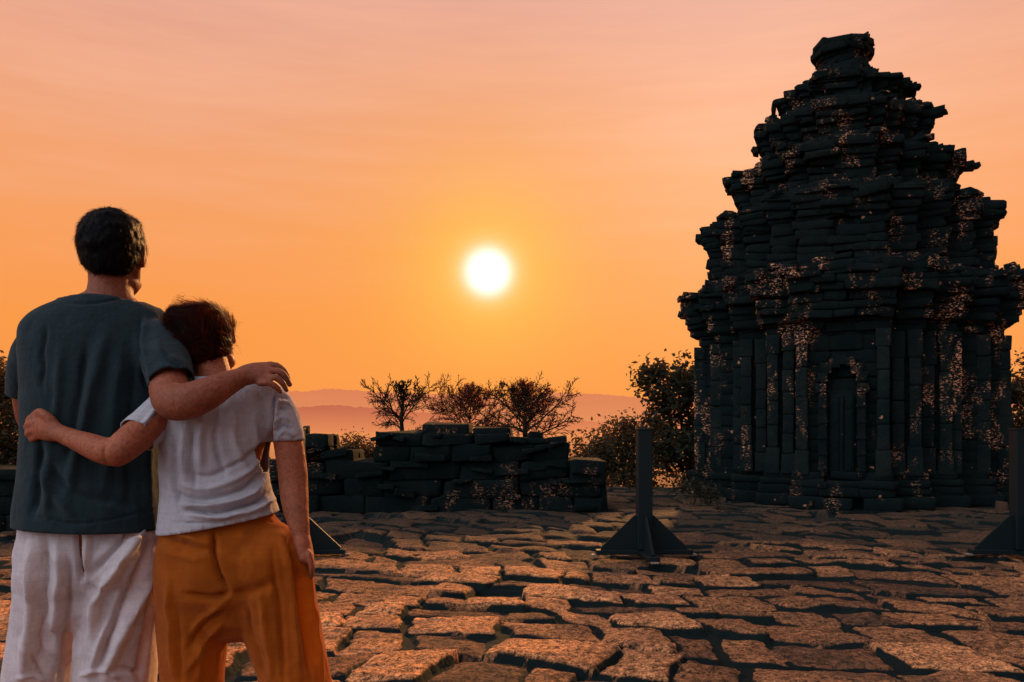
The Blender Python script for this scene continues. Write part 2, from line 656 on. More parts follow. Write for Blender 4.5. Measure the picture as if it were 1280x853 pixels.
def ground_field(X, Y):
    Z0 = np.zeros_like(X)
    q = np.stack([X, Y, Z0], -1)
    wx = 0.42 * fbm(q * 0.33, 2, 3) + 0.10 * fbm(q * 1.1, 2, 31)
    wy = 0.42 * fbm(q * 0.30 + 7, 2, 5) + 0.11 * fbm(q * 1.0 + 3, 2, 37)
    a = math.radians(-13)
    u = (X + wx) * math.cos(a) + (Y + wy) * math.sin(a)
    v = -(X + wx) * math.sin(a) + (Y + wy) * math.cos(a)
    u = u + v * 0.28
    iv = np.clip(np.searchsorted(VB, v) - 1, 0, len(VB) - 2)
    dv = np.minimum(v - VB[iv], VB[iv + 1] - v)
    lv = (v - VB[iv]) / (VB[iv + 1] - VB[iv]) - 0.5
    du = np.zeros_like(u)
    lu = np.zeros_like(u)
    sid = np.zeros(u.shape, np.int64)
    for k in np.unique(iv):
        m = iv == k
        ub = ROWS[k]
        iu = np.clip(np.searchsorted(ub, u[m]) - 1, 0, len(ub) - 2)
        du[m] = np.minimum(u[m] - ub[iu], ub[iu + 1] - u[m])
        lu[m] = (u[m] - ub[iu]) / (ub[iu + 1] - ub[iu]) - 0.5
        sid[m] = k * 211 + iu
    ed = 0.030 * fbm(q * 3.5, 4, 9, .6)
    du += ed
    dv += ed
    RC = 0.045
    d = np.where((du < RC) & (dv < RC), RC - np.sqrt(np.maximum(RC - du, 0) ** 2 + np.maximum(RC - dv, 0) ** 2), np.minimum(du, dv))
    d = d + 0.009 * fbm(q * 1.3, 3, 55) + 0.009
    prof = sstep(0.010, 0.042, d)
    h1 = _hash(sid, sid * 0 + 3, sid * 0, 1)
    h2 = _hash(sid, sid * 0 + 5, sid * 0, 2)
    h3 = _hash(sid, sid * 0 + 7, sid * 0, 3)
    h4 = _hash(sid, sid * 0 + 9, sid * 0, 4)
    off = (h1 - 0.5) * 0.040
    off = np.where(h4 > 0.955, off - 0.06, off)
    top = off + (h2 - 0.5) * 0.07 * lu + (h3 - 0.68) * 0.085 * lv
    dome = -0.012 * (1 - sstep(0.0, 0.13, d))
    rough = 0.012 * fbm(q * 2.4, 4, 13, 0.55) + 0.008 * fbm(q * np.array([6.0, 17.0, 1.0]), 3, 21)
    lowf = 0.03 * fbm(q * 0.42, 2, 71)
    Z = -0.064 + prof * (0.044 + top + dome + rough) + 0.5 * rough * (1 - prof) + lowf
    return Z, h1 * 0.6 + h3 * 0.4, prof


def grid(x0, x1, nx, y0, y1, ny):
    X, Y = np.meshgrid(np.linspace(x0, x1, nx), np.linspace(y0, y1, ny))
    Z, tone, prof = ground_field(X, Y)
    V = np.stack([X, Y, Z], -1).reshape(-1, 3)
    i = np.arange((ny - 1) * nx).reshape(ny - 1, nx)[:, :-1].ravel()
    Q = np.stack([i, i + 1, i + 1 + nx, i + nx], 1)
    return V, Q, tone.ravel(), prof.ravel()


m, nt, b = mat('paving_stone')
at = N(nt, 'ShaderNodeAttribute', attribute_name='tone')
ap = N(nt, 'ShaderNodeAttribute', attribute_name='top')
g = N(nt, 'ShaderNodeNewGeometry')
pos = g.outputs['Position']
n1 = noise(nt, 2.2, 5, 0.65, vec=pos)
n2 = noise(nt, 24, 5, 0.78, vec=pos)
n3 = noise(nt, 85, 3, 0.75, vec=pos)
tone = mth(nt, 'ADD', mth(nt, 'MULTIPLY', at.outputs['Fac'], 0.55), mth(nt, 'MULTIPLY', n1, 0.5))
col = ramp(nt, tone, [(0.28, (0.10, 0.055, 0.035)), (0.52, (0.36, 0.165, 0.075)), (0.75, (0.66, 0.30, 0.13))])
grain = ramp(nt, mth(nt, 'ADD', mth(nt, 'MULTIPLY', n2, 0.55), mth(nt, 'MULTIPLY', n3, 0.45)), [(0.41, (0.05, 0.07, 0.08)), (0.50, (0.70, 0.70, 0.70)), (0.585, (1.75, 1.65, 1.5))])
col = mix(nt, 1.0, col, grain, 'MULTIPLY')
patch = ramp(nt, noise(nt, 0.8, 4, 0.65, vec=pos), [(0.50, (0, 0, 0)), (0.68, (1, 1, 1))])
col = mix(nt, mth(nt, 'MULTIPLY', patch, 0.55), col, (0.035, 0.036, 0.030))
# painted shade: base colour darkened towards the foot of the ruins
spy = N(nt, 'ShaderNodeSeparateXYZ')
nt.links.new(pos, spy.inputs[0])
shade_y = mth(nt, 'ADD', spy.outputs['Y'], mth(nt, 'MULTIPLY', mth(nt, 'SUBTRACT', noise(nt, 1.4, 4, vec=pos), 0.5), 5.0))
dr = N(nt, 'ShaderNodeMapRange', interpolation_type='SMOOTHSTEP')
nt.links.new(shade_y, dr.inputs['Value'])
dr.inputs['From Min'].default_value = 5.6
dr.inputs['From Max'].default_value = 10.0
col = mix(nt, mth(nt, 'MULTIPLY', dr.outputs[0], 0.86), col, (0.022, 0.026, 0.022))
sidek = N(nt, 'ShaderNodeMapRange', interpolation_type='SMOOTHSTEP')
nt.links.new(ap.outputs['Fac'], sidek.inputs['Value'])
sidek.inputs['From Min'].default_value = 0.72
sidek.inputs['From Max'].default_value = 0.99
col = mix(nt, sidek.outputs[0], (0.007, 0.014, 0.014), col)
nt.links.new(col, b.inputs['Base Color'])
b.inputs['Roughness'].default_value = 0.9
b.inputs['Specular IOR Level'].default_value = 0.1
nb = bump(nt, n2, 0.9, 0.016)
nb = bump(nt, n3, 0.6, 0.006, nb)
nt.links.new(nb, b.inputs['Normal'])
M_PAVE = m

gs = [grid(-4.6, 5.8, 640, 3.1, 7.6, 290), grid(-10.5, 12.5, 560, 7.6, 16.4, 300), grid(-14, 16, 220, -5, 3.1, 80),
      grid(-14, -4.6, 100, 3.1, 7.6, 60), grid(5.8, 16, 110, 3.1, 7.6, 60), grid(-14, -10.5, 40, 7.6, 16.4, 90), grid(12.5, 16, 40, 7.6, 16.4, 90)]
Vs, Qs, ts, ps, k = [], [], [], [], 0
for V, Q, t, p in gs:
    Vs.append(V); Qs.append(Q + k); ts.append(t); ps.append(p); k += len(V)
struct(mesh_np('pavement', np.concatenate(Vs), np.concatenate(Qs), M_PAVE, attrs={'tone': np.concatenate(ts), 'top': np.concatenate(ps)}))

# the hill the terrace stands on and the plain below, one sheet to the horizon
s = np.linspace(-1, 1, 241)
gx = np.sinh(s * 8.2) / np.sinh(8.2) * 45000
X, Y = np.meshgrid(gx, gx + 5.5)
dx = np.maximum(np.abs(X - 1) - 14.5, 0)
dy = np.maximum(np.abs(Y - 5.6) - 10.6, 0)
dd = np.hypot(dx, dy)
Z = -0.32 - np.where(dd > 0, 0.15 + np.minimum(dd * 0.34, 42), 0)
Z += np.where(dd > 0.5, 0.25 * fbm(np.stack([X, Y, X * 0], -1) * 0.4, 3, 4), 0)
V = np.stack([X, Y, Z], -1).reshape(-1, 3)
n = len(s)
i = np.arange((n - 1) * n).reshape(n - 1, n)[:, :-1].ravel()
Q = np.stack([i, i + 1, i + 1 + n, i + n], 1)
m, nt, b = mat('terrain')
g = N(nt, 'ShaderNodeNewGeometry')
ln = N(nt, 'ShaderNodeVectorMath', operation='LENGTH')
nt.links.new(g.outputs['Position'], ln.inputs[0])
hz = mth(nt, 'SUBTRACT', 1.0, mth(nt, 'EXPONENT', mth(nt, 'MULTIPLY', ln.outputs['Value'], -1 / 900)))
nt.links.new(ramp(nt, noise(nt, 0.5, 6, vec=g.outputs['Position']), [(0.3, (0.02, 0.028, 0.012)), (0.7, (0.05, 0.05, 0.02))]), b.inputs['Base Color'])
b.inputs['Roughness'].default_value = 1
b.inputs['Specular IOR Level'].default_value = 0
b.inputs['Emission Color'].default_value = lin(238, 142, 84)  # airlight painted on as emission, growing with distance
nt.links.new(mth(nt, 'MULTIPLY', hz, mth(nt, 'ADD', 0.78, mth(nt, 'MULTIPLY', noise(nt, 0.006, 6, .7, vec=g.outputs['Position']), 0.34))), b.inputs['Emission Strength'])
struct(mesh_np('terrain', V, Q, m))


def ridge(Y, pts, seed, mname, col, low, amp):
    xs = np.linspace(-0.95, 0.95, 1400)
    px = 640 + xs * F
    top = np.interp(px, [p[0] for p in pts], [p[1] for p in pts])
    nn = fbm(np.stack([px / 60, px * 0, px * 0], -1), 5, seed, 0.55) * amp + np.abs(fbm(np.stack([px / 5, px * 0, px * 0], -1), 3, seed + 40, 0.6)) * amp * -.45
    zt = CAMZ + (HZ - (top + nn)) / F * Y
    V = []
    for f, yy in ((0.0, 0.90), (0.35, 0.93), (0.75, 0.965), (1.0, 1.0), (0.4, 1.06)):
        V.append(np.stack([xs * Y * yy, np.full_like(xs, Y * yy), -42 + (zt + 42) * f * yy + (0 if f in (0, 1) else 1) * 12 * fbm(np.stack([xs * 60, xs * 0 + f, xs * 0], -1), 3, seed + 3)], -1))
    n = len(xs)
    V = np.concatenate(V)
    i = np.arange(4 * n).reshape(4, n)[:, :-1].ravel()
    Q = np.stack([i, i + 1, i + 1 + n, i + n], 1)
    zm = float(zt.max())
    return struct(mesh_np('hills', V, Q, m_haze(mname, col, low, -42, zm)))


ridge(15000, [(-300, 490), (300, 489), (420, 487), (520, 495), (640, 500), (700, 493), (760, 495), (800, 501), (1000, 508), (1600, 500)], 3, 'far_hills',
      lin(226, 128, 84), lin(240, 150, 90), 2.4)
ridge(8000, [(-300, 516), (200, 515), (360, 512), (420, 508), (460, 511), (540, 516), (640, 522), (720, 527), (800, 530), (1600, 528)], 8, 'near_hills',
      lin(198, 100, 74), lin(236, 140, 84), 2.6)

# ------------------------------------------------------------------ stone blocks
_t = [-1, -0.80, 0.80, 1]
_LV, _id = [], {}
for a in range(4):
    for b_ in range(4):
        for c in range(4):
            if a in (0, 3) or b_ in (0, 3) or c in (0, 3):
                _id[(a, b_, c)] = len(_LV)
                v = np.array([_t[a], _t[b_], _t[c]])
                e = (np.abs(v) == 1).sum()
                _LV.append(v * (1.0 if e < 2 else 0.965 if e == 2 else 0.93))
_LV = np.array(_LV)
_LF = []
for ax in range(3):
    for sd_ in (0, 3):
        for a in range(3):
            for b_ in range(3):
                cs = []
                for da, db in ((0, 0), (1, 0), (1, 1), (0, 1)):
                    kx = [0, 0, 0]
                    kx[ax] = sd_
                    kx[(ax + 1) % 3] = a + da
                    kx[(ax + 2) % 3] = b_ + db
                    cs.append(_id[tuple(kx)])
                _LF.append(cs if sd_ == 3 else cs[::-1])
_LF = np.array(_LF)


class Blocks:
    def __init__(self):
        self.b = []

    def add(self, c, h, ux=(1, 0, 0), tilt=0.0):
        ux = np.array([ux[0], ux[1], 0.0])
        ux /= np.linalg.norm(ux)
        uy = np.array([-ux[1], ux[0], 0.0])
        uz = np.array([0, 0, 1.0])
        if tilt:
            ux, uz = ux * math.cos(tilt) + uz * math.sin(tilt), uz * math.cos(tilt) - ux * math.sin(tilt)
        self.b.append((np.array(c, float), np.array(h, float), np.stack([ux, uy, uz])))

    def mesh(self, jit=0.02, seed=1):
        Vs, Fs = [], []
        for k, (c, h, A) in enumerate(self.b):
            Vs.append(c + (_LV * h) @ A)
            Fs.append(_LF + k * len(_LV))
        V = np.concatenate(Vs)
        o = np.repeat(np.arange(len(self.b)), len(_LV))[:, None] * np.array([[3.7, 1.9, 5.3]])
        d = np.stack([fbm(V * 3.3 + o + 10 * q, 3, seed + q) for q in range(3)], 1)
        d2 = np.stack([fbm(V * 11 + o + 10 * q, 2, seed + 7 + q) for q in range(3)], 1)
        return V + jit * d + 0.4 * jit * d2, np.concatenate(Fs)


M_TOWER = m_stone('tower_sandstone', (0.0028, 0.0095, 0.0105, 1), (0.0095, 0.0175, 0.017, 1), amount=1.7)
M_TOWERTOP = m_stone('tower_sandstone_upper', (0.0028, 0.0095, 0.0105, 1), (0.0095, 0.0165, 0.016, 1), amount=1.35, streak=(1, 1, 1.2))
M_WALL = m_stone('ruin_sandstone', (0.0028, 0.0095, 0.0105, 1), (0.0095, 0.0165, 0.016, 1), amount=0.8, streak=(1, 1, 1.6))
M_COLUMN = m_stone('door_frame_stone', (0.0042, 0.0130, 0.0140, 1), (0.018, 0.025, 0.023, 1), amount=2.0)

# ------------------------------------------------------------------ the temple tower
TC = np.array([5.94, 14.35])
TD = TC / np.linalg.norm(TC)                       # away from the terrace
TR = np.array([TD[1], -TD[0]])                     # to the tower's right as seen from the terrace


def T(r, d, z):
    p = TC + TR * r + TD * d
    return np.array([p[0], p[1], z])


def wpx(px):
    k = (px - 640) / F
    return (TC[0] - TC[1] * k) / (TR[0] - TR[1] * k)


def zt(py):
    return CAMZ + (HZ - py) / F * TC[1]


QUAD = [(1, 0.0), (1, .28), (.85, .28), (.85, .47), (.66, .47), (.66, .66)]
PLAN = []
_q = QUAD + [(y, x) for x, y in QUAD[::-1]]
for k in range(4):
    ca, sa = [(1, 0), (0, 1), (-1, 0), (0, -1)][k]
    for x, y in _q[:-1]:
        PLAN.append((x * ca - y * sa, x * sa + y * ca))
_pl = []
for p in PLAN:                                      # drop collinear points
    if not (abs(p[0]) < 1e-6 or abs(p[1]) < 1e-6):
        _pl.append(p)
PLAN = np.array(_pl)


def course(B, z0, z1, wd, jit=0.03, miss=0.02, depth=0.5, bl=(0.3, 0.62), wob=0.0):
    hz = (z1 - z0) / 2 * 1.01
    for i in range(len(PLAN)):
        p, q = PLAN[i] * wd, PLAN[(i + 1) % len(PLAN)] * wd
        L = np.linalg.norm(q - p)
        if L < 0.02:
            continue
        t = (q - p) / L
        inn = np.array([-t[1], t[0]])
        # cut the edge into stones
        cs = [0.0]
        while cs[-1] < L:
            cs.append(cs[-1] + rng.uniform(*bl))
        if L - cs[-2] < 0.15 and len(cs) > 2:
            cs = cs[:-2] + [L]
        cs[-1] = L
        dp = min(depth, wd * 0.45)
        for a, b_ in zip(cs[:-1], cs[1:]):
            if rng.random() < miss:
                continue
            out = rng.normal(0, jit) + wob * (rng.random() ** 3)
            c = p + t * (a + b_) / 2 + inn * (dp / 2 - out)
            B.add(T(c[0], c[1], (z0 + z1) / 2 + rng.normal(0, 0.006)), ((b_ - a) / 2 * 1.0, dp / 2, hz * rng.uniform(0.95, 1.03)),
                  TR * t[0] + TD * t[1])


def stack(B, prof, ch=0.15, **kw):
    """prof: list of (z, half width); steps of courses"""
    z = prof[0][0]
    while z < prof[-1][0] - 0.03:
        h = min(ch * rng.uniform(0.8, 1.25), prof[-1][0] - z)
        course(B, z, z + h, float(np.interp(z + h / 2, [p[0] for p in prof], [p[1] for p in prof])), **kw)
        z += h


def core(prof):
    """solid rubble heart behind the facing stones"""
    V, Fc = [], []
    n = len(PLAN)
    for z, wd in prof:
        for x, y in PLAN * wd:
            V.append(T(x, y, z))
    for i in range(len(prof) - 1):
        for j in range(n):
            j2 = (j + 1) % n
            Fc.append([i * n + j, i * n + j2, (i + 1) * n + j2, (i + 1) * n + j])
    Fc.append([(len(prof) - 1) * n + j for j in range(n)])
    return np.array(V), Fc


tw = thing('temple_tower', 'tall dark ruined stone temple tower with stepped receding tiers and flaring cornices', 'temple', (TC[0], TC[1], 0))
L0 = (TC[0], TC[1], 0)
w_body, w_c1 = wpx(884), wpx(858)
lv = dict(p0=0.0, p1=zt(586), b1=zt(432), c1=zt(353), t2=zt(306), c2=zt(264), t3=zt(241), c3=zt(204), t4=zt(186), c4=zt(147), t5=zt(131), d5=zt(86))
wt = dict(t2=wpx(890), c2=wpx(880), t3=wpx(926), c3=wpx(913), t4=wpx(957), c4=wpx(945), t5=wpx(981), c5=wpx(969))

B = Blocks()
z0 = -0.15
stack(B, [(z0, w_body + .34), (.18, w_body + .34)], 0.17, jit=.02, wob=.06)
stack(B, [(.18, w_body + .20), (.42, w_body + .24)], 0.12, jit=.02)
stack(B, [(.42, w_body + .10), (.56, w_body + .10)], 0.14)
stack(B, [(.56, w_body + .22), (lv['p1'], w_body + .16)], 0.11, jit=.02)
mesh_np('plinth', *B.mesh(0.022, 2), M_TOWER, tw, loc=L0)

B = Blocks()
stack(B, [(lv['p1'], w_body - .02), (lv['b1'], w_body - .03)], 0.2, jit=.012)
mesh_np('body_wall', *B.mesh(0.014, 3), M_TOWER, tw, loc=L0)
Vc, Fc = core([(-.1, w_body - .05), (lv['b1'] + .2, w_body - .16), (lv['b1'] + .2, wt['t2'] - .1), (lv['t2'] + .1, wt['t2'] - .14), (lv['t2'] + .1, wt['t3'] - .05), (lv['t3'] + .2, wt['t3'] - .12),
               (lv['t3'] + .2, wt['t4'] - .05), (lv['t4'] + .25, wt['t4'] - .1), (lv['t4'] + .25, wt['t5'] - .03), (lv['d5'] - .1, .5)])
mesh_np('core', Vc, Fc, M_TOWER, tw, smooth=False, loc=L0)


def cornice(B, zb, ztop, w_in, w_tip, w_next, tip=0.5, wob=0.05):
    zz = lambda f: zb + (ztop - zb) * f
    stack(B, [(zb, w_in + .03), (zz(.16), w_in + .06)], 0.11, jit=.02)
    stack(B, [(zz(.16), w_in + (w_tip - w_in) * .45), (zz(tip - .1), w_in + (w_tip - w_in) * .75)], 0.11, jit=.03, wob=wob * .5)
    stack(B, [(zz(tip - .1), w_tip - .03), (zz(tip + .16), w_tip - .02)], 0.12, jit=.035, wob=wob, miss=.05)
    stack(B, [(zz(tip + .16), w_tip - .14), (zz(.86), (w_tip * .4 + w_next * .6))], 0.10, jit=.04, wob=wob * .5, miss=.05)
    stack(B, [(zz(.86), (w_tip * .3 + w_next * .7)), (ztop + .02, w_next + .03)], 0.10, jit=.03, miss=.07)


def corner_stones(B, z, wd, h, n_each=1, size=0.2):
    """worn antefixes: short tapered stones standing on the corners and mid-faces of a cornice"""
    for k in range(len(PLAN)):
        if rng.random() < 0.35:
            continue
        p = PLAN[k] * wd * rng.uniform(.94, 1.0)
        nrm = p / np.linalg.norm(p)
        hh = h * rng.uniform(.5, 1.15)
        a = TR * nrm[0] + TD * nrm[1]
        ti = rng.normal(0, .12)
        B.add(T(p[0], p[1], z + hh * .25), (size * .55, size * .5, hh * .3), a, ti)
        B.add(T(p[0] * .985, p[1] * .985, z + hh * .65), (size * .42, size * .38, hh * .25), a, ti)
        if rng.random() < .6:
            B.add(T(p[0] * .975, p[1] * .975, z + hh * .95), (size * .26, size * .25, hh * .16), a, ti)


def spouts(B, z, wd, lst):
    """projecting corner tongues of the eaves; lst: (side, dz, length)"""
    for sgn, d, dz, ln_ in lst:
        B.add(T(sgn * (wd + ln_ * .1), d, z + dz), (ln_ * .5, .15, .06), TR * sgn, 0.08)
        B.add(T(sgn * (wd + ln_ * .55), d + .02, z + dz + .02), (ln_ * .40, .09, .035), TR * sgn, 0.18)


tiers = [('b1', 'c1', w_body, w_c1, wt['t2'], .60), ('t2', 'c2', wt['t2'], wt['c2'], wt['t3'], .45), ('t3', 'c3', wt['t3'], wt['c3'], wt['t4'], .5),
         ('t4', 'c4', wt['t4'], wt['c4'], wt['t5'], .5)]
for i, (a, c, wi, wtip, wn, tip) in enumerate(tiers):
    B = Blocks()
    cornice(B, lv[a], lv[c], wi, wtip, wn, tip)
    corner_stones(B, lv[a] + (lv[c] - lv[a]) * (tip + .16), wtip - .12, [.22, .20, .17, .15][i], size=[.30, .26, .22, .2][i])
    spouts(B, lv[a] + (lv[c] - lv[a]) * tip, wtip, [[(-1, .2, 0, .12), (1, -.2, .05, .1)], [(1, 0, .02, .10), (-1, -.3, -.02, .10)], [(1, .1, -.02, .24), (-1, 0, .0, .1)], [(1, 0, .12, .2), (-1, .1, -.1, .1)]][i])
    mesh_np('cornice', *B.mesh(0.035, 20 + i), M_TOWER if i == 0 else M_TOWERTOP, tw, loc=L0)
for i, (a, c, wi) in enumerate([('c1', 't2', wt['t2']), ('c2', 't3', wt['t3']), ('c3', 't4', wt['t4']), ('c4', 't5', wt['t5'])]):
    B = Blocks()
    stack(B, [(lv[a] - .05, wi), (lv[c] + .03, wi - .02)], 0.14, jit=.03, miss=.04)
    mesh_np('roof_tier', *B.mesh(0.03, 30 + i), M_TOWERTOP, tw, loc=L0)
# topmost dome-like tier
B = Blocks()
z5, zd = lv['t5'], lv['d5']
stack(B, [(z5 - .05, wt['t5'] + .02), (z5 + .1, wt['c5'] - .06)], 0.1, jit=.03)
stack(B, [(z5 + .08, wt['c5'] - .01), (z5 + .2, wt['c5'] - .08)], 0.1, jit=.04, wob=.07)
stack(B, [(z5 + .18, wpx(984)), (z5 + .30, wpx(992)), (zd - .36, wpx(1003)), (zd - .26, wpx(1010)), (zd - .18, wpx(1020)), (zd - .12, wpx(1028))], 0.09, jit=.025, wob=.03, bl=(.24, .45))
spouts(B, z5 + .05, wt['c5'], [(1, 0, .02, .12), (-1, 0, .0, .08)])
mesh_np('crowning_tier', *B.mesh(0.04, 41), M_TOWERTOP, tw, loc=L0)
B = Blocks()
for z, r, hh in ((zd - .12, .50, .06), (zd - .02, .42, .06), (zt(82), .40, .05), (zt(76), .43, .05), (zt(70), .50, .06), (zt(63), .51, .06)):
    for k in range(9):
        a = k / 9 * 2 * math.pi + z
        B.add(T(r * .62 * math.cos(a), r * .62 * math.sin(a), z + rng.normal(0, .012)), (r * .36, r * .36, hh), TR * math.cos(a) + TD * math.sin(a))
    B.add(T(0, 0, z), (r * .5, r * .5, hh))
B.add(T(.24, -.1, zt(57.5)), (.17, .16, .05))
B.add(T(.33, -.1, zt(54)), (.07, .1, .05))
mesh_np('lotus_finial', *B.mesh(0.045, 47), M_TOWERTOP, tw, loc=L0)

# pilasters on every redent of the two faces in view, the false door and niches
zb, ze = lv['p1'], lv['b1']
for face in range(4):
    fx, fy = [((1, 0), (0, -1)), ((0, 1), (1, 0)), ((-1, 0), (0, 1)), ((0, -1), (-1, 0))][face]
    f1, f2 = np.array(fx, float), np.array(fy, float)        # along, outward
    fa = TR * f1[0] + TD * f1[1]

    def TF(u, o, z):
        q = f1 * u + f2 * o
        return T(q[0], q[1], z)
    w_ = w_body
    for u, o in ((.24, 1), (-.24, 1), (.33, .85), (-.33, .85), (.43, .85), (-.43, .85), (.52, .66), (-.52, .66), (.62, .66), (-.62, .66)):
        B = Blocks()
        hw = .085
        zc = zb
        k = 0
        while zc < ze - .05:
            h = min(rng.uniform(.3, .5), ze - zc)
            wd_ = hw * (1.25 if k == 0 or zc + h > ze - .1 else 1.0)
            B.add(TF(u * w_, o * w_ + .035, zc + h / 2), (wd_, .10, h / 2), fa)
            zc += h
            k += 1
        mesh_np('pilaster', *B.mesh(0.010, 60 + face), M_COLUMN, tw, loc=L0)
    # false door: leaf, jambs, lintel, stepped arch
    B = Blocks()
    B.add(TF(0, w_ + .01, zb + .62), (.17, .04, .62), fa)
    for uu in (-.09, .09):
        B.add(TF(uu, w_ + .05, zb + .62), (.05, .015, .55), fa)
    B.add(TF(0, w_ + .06, zb + .62), (.02, .03, .62), fa)
    door = mesh_np('false_door', *B.mesh(0.006, 70), M_TOWER, tw, loc=L0)
    for sg in (-1, 1):
        B = Blocks()
        B.add(TF(sg * .27, w_ + .06, zb + .66), (.06, .08, .68), fa)
        for q in range(6):
            B.add(TF(sg * .27, w_ + .07, zb + .1 + q * .24), (.07, .085, .025), fa)
        mesh_np('door_colonette', *B.mesh(0.008, 72), M_WALL, door)
        bpy.context.view_layer.update()
    B = Blocks()
    for q in range(9):
        t = math.pi * q / 8
        B.add(TF(.30 * math.cos(t), w_ + .05, zb + 1.34 + .42 * math.sin(t)), (.075, .07, .075), fa)
    mesh_np('door_lintel', *B.mesh(0.02, 74), M_WALL, door)
# door sub-parts were built in world space: bring them to the tower's frame
for o in bpy.data.objects:
    if o.name.startswith(('door_colonette', 'door_lintel')):
        o.location = (-TC[0], -TC[1], 0)

# pale fallen stone and low plants at the foot of the tower
B = Blocks()
pq = P(1257, 640, 11.4)
B.add((pq[0], 11.5, .07), (.060, .06, .085), (1, .1))
tag(mesh_np('fallen_block', *B.mesh(0.012, 90), m_plain('pale_block_stone', (0.075, 0.045, 0.03), .9, .1), None), 'small brownish squarish stone block lying at the right foot of the tower', 'stone block')

# ------------------------------------------------------------------ ruined walls
YW = 11.7


def wz(py):
    return CAMZ + (HZ - py) / F * YW


def wx_(px):
    return (px - 640) / F * YW


def wall_part(rows, seed, jit=.022, depth=1.1, y0=YW, bl=(.5, 1.15)):
    B = Blocks()
    for pt, pb, xl, xr in rows:
        z1, z0 = wz(pt), wz(pb)
        x, xe = wx_(xl), wx_(xr)
        while x < xe - .02:
            L = min(rng.uniform(*bl), xe - x)
            if xe - x - L < .22:
                L = xe - x
            for r_ in range(2):
                B.add((x + L / 2, y0 + depth * (.25 + .5 * r_) + rng.normal(0, .025), (z0 + z1) / 2 + rng.normal(0, .006)), (L / 2 * .995, depth * .25, (z1 - z0) / 2 * rng.uniform(.96, 1.08)), (1, rng.normal(0, .03)), rng.normal(0, .02))
            x += L
        x = wx_(xl)
        while x < xe - .1:                                # thin chinking stones and chipped ledges
            L = rng.uniform(.15, .5)
            if rng.random() < .5 and x + L < xe:
                B.add((x + L / 2, y0 - .02 + rng.uniform(-.02, .05), rng.uniform(z0, z1)), (L / 2, .07, rng.uniform(.02, .05)), (1, rng.normal(0, .1)), rng.normal(0, .05))
            x += L
    return B.mesh(jit * 1.9, seed)


wl = thing('ruined_wall', 'low broken dry stone wall with ragged stepped top beside the tower, behind the couple', 'wall', (wx_(560), YW + .5, 0))
LW = (wx_(560), YW + .5, 0)
mesh_np('base_course', *wall_part([(622, 652, 170, 752), (600, 622, 180, 750), (577, 600, 250, 712)], 101, .02), M_WALL, wl, loc=LW)
mesh_np('end_pier', *wall_part([(577, 606, 712, 757), (606, 648, 716, 760)], 102, .016, .9, bl=(1.2, 1.4)), M_WALL, wl, loc=LW)
mesh_np('middle_course', *wall_part([(564, 577, 400, 440), (556, 577, 466, 711)], 103, .02), M_WALL, wl, loc=LW)
mesh_np('upper_course', *wall_part([(541, 556, 467, 530), (543, 556, 530, 640), (549, 556, 640, 684), (551, 556, 684, 706)], 104, .022, .9), M_WALL, wl, loc=LW)
mesh_np('corner_stack', *wall_part([(560, 577, 366, 412), (543, 560, 372, 411)], 105, .018, .8), M_WALL, wl, loc=LW)


def loose(name, pxl, pxr, pt, pb, label, seed, y0=YW + .15, dep=.5, jit=.03):
    B = Blocks()
    B.add((wx_((pxl + pxr) / 2), y0 + dep / 2, (wz(pt) + wz(pb)) / 2), (wx_(pxr) / 2 - wx_(pxl) / 2, dep / 2, (wz(pt) - wz(pb)) / 2 * 1.02), (1, rng.normal(0, .06)))
    return tag(mesh_np(name, *B.mesh(jit, seed), M_WALL), label, 'stone block', 'loose blocks on the wall')


loose('loose_block', 526, 588, 530, 543.5, 'long flat stone slab forming the highest point of the ruined wall', 111)
loose('loose_block', 591, 638, 534, 543.5, 'flat stone slab just right of the highest slab on the ruined wall', 112)
loose('loose_block', 661, 680, 541, 550, 'small squarish stone sitting alone near the right end of the wall top', 113, dep=.3)
loose('loose_block', 684, 708, 546, 557, 'rounded worn stone at the right end of the wall\'s upper course', 114, dep=.45, jit=.05)
loose('loose_block', 374, 383, 534, 544, 'narrow upright stone on the wall beside the woman\'s sleeve', 115, dep=.2)

# second stretch of wall, left behind the man
lw = Blocks()
YL = 9.3
for z0, z1, x0, x1 in ((-.1, .2, -9.2, -4.6), (.2, .42, -9.2, -4.7), (.42, .62, -9.0, -4.9), (.62, .74, -8.2, -5.6)):
    x = x0
    while x < x1 - .02:
        L = min(rng.uniform(.5, 1.1), x1 - x)
        lw.add((x + L / 2, YL + .35 + rng.normal(0, .03), (z0 + z1) / 2), (L / 2, .4, (z1 - z0) / 2 * 1.01), (1, rng.normal(0, .02)))
        x += L
tag(mesh_np('low_wall', *lw.mesh(.022, 121), M_WALL), 'low dark stone wall at the left edge behind the man, below the bushes', 'wall')

# ------------------------------------------------------------------ barrier posts
M_IRON = m_plain('black_iron', (0.0025, 0.0085, 0.010), .6, .2, 0.0, 40, .2)
M_PAD = m_plain('pale_foot_pad', (0.20, 0.17, 0.14), .7, .2)


def bevel_box(c, h, bev=.006, rot=0.0):
    bm = bmesh.new()
    bmesh.ops.create_cube(bm, size=2)
    for v in bm.verts:
        x, y = v.co.x * h[0], v.co.y * h[1]
        v.co = Vector((x * math.cos(rot) - y * math.sin(rot), x * math.sin(rot) + y * math.cos(rot), v.co.z * h[2])) + Vector(c)
    bmesh.ops.bevel(bm, geom=bm.edges[:], offset=bev, segments=2, affect='EDGES', profile=.5)
    V = np.array([v.co[:] for v in bm.verts])
    bm.verts.index_update()
    Fc = [[v.index for v in f.verts] for f in bm.faces]
    bm.free()
    return V, Fc


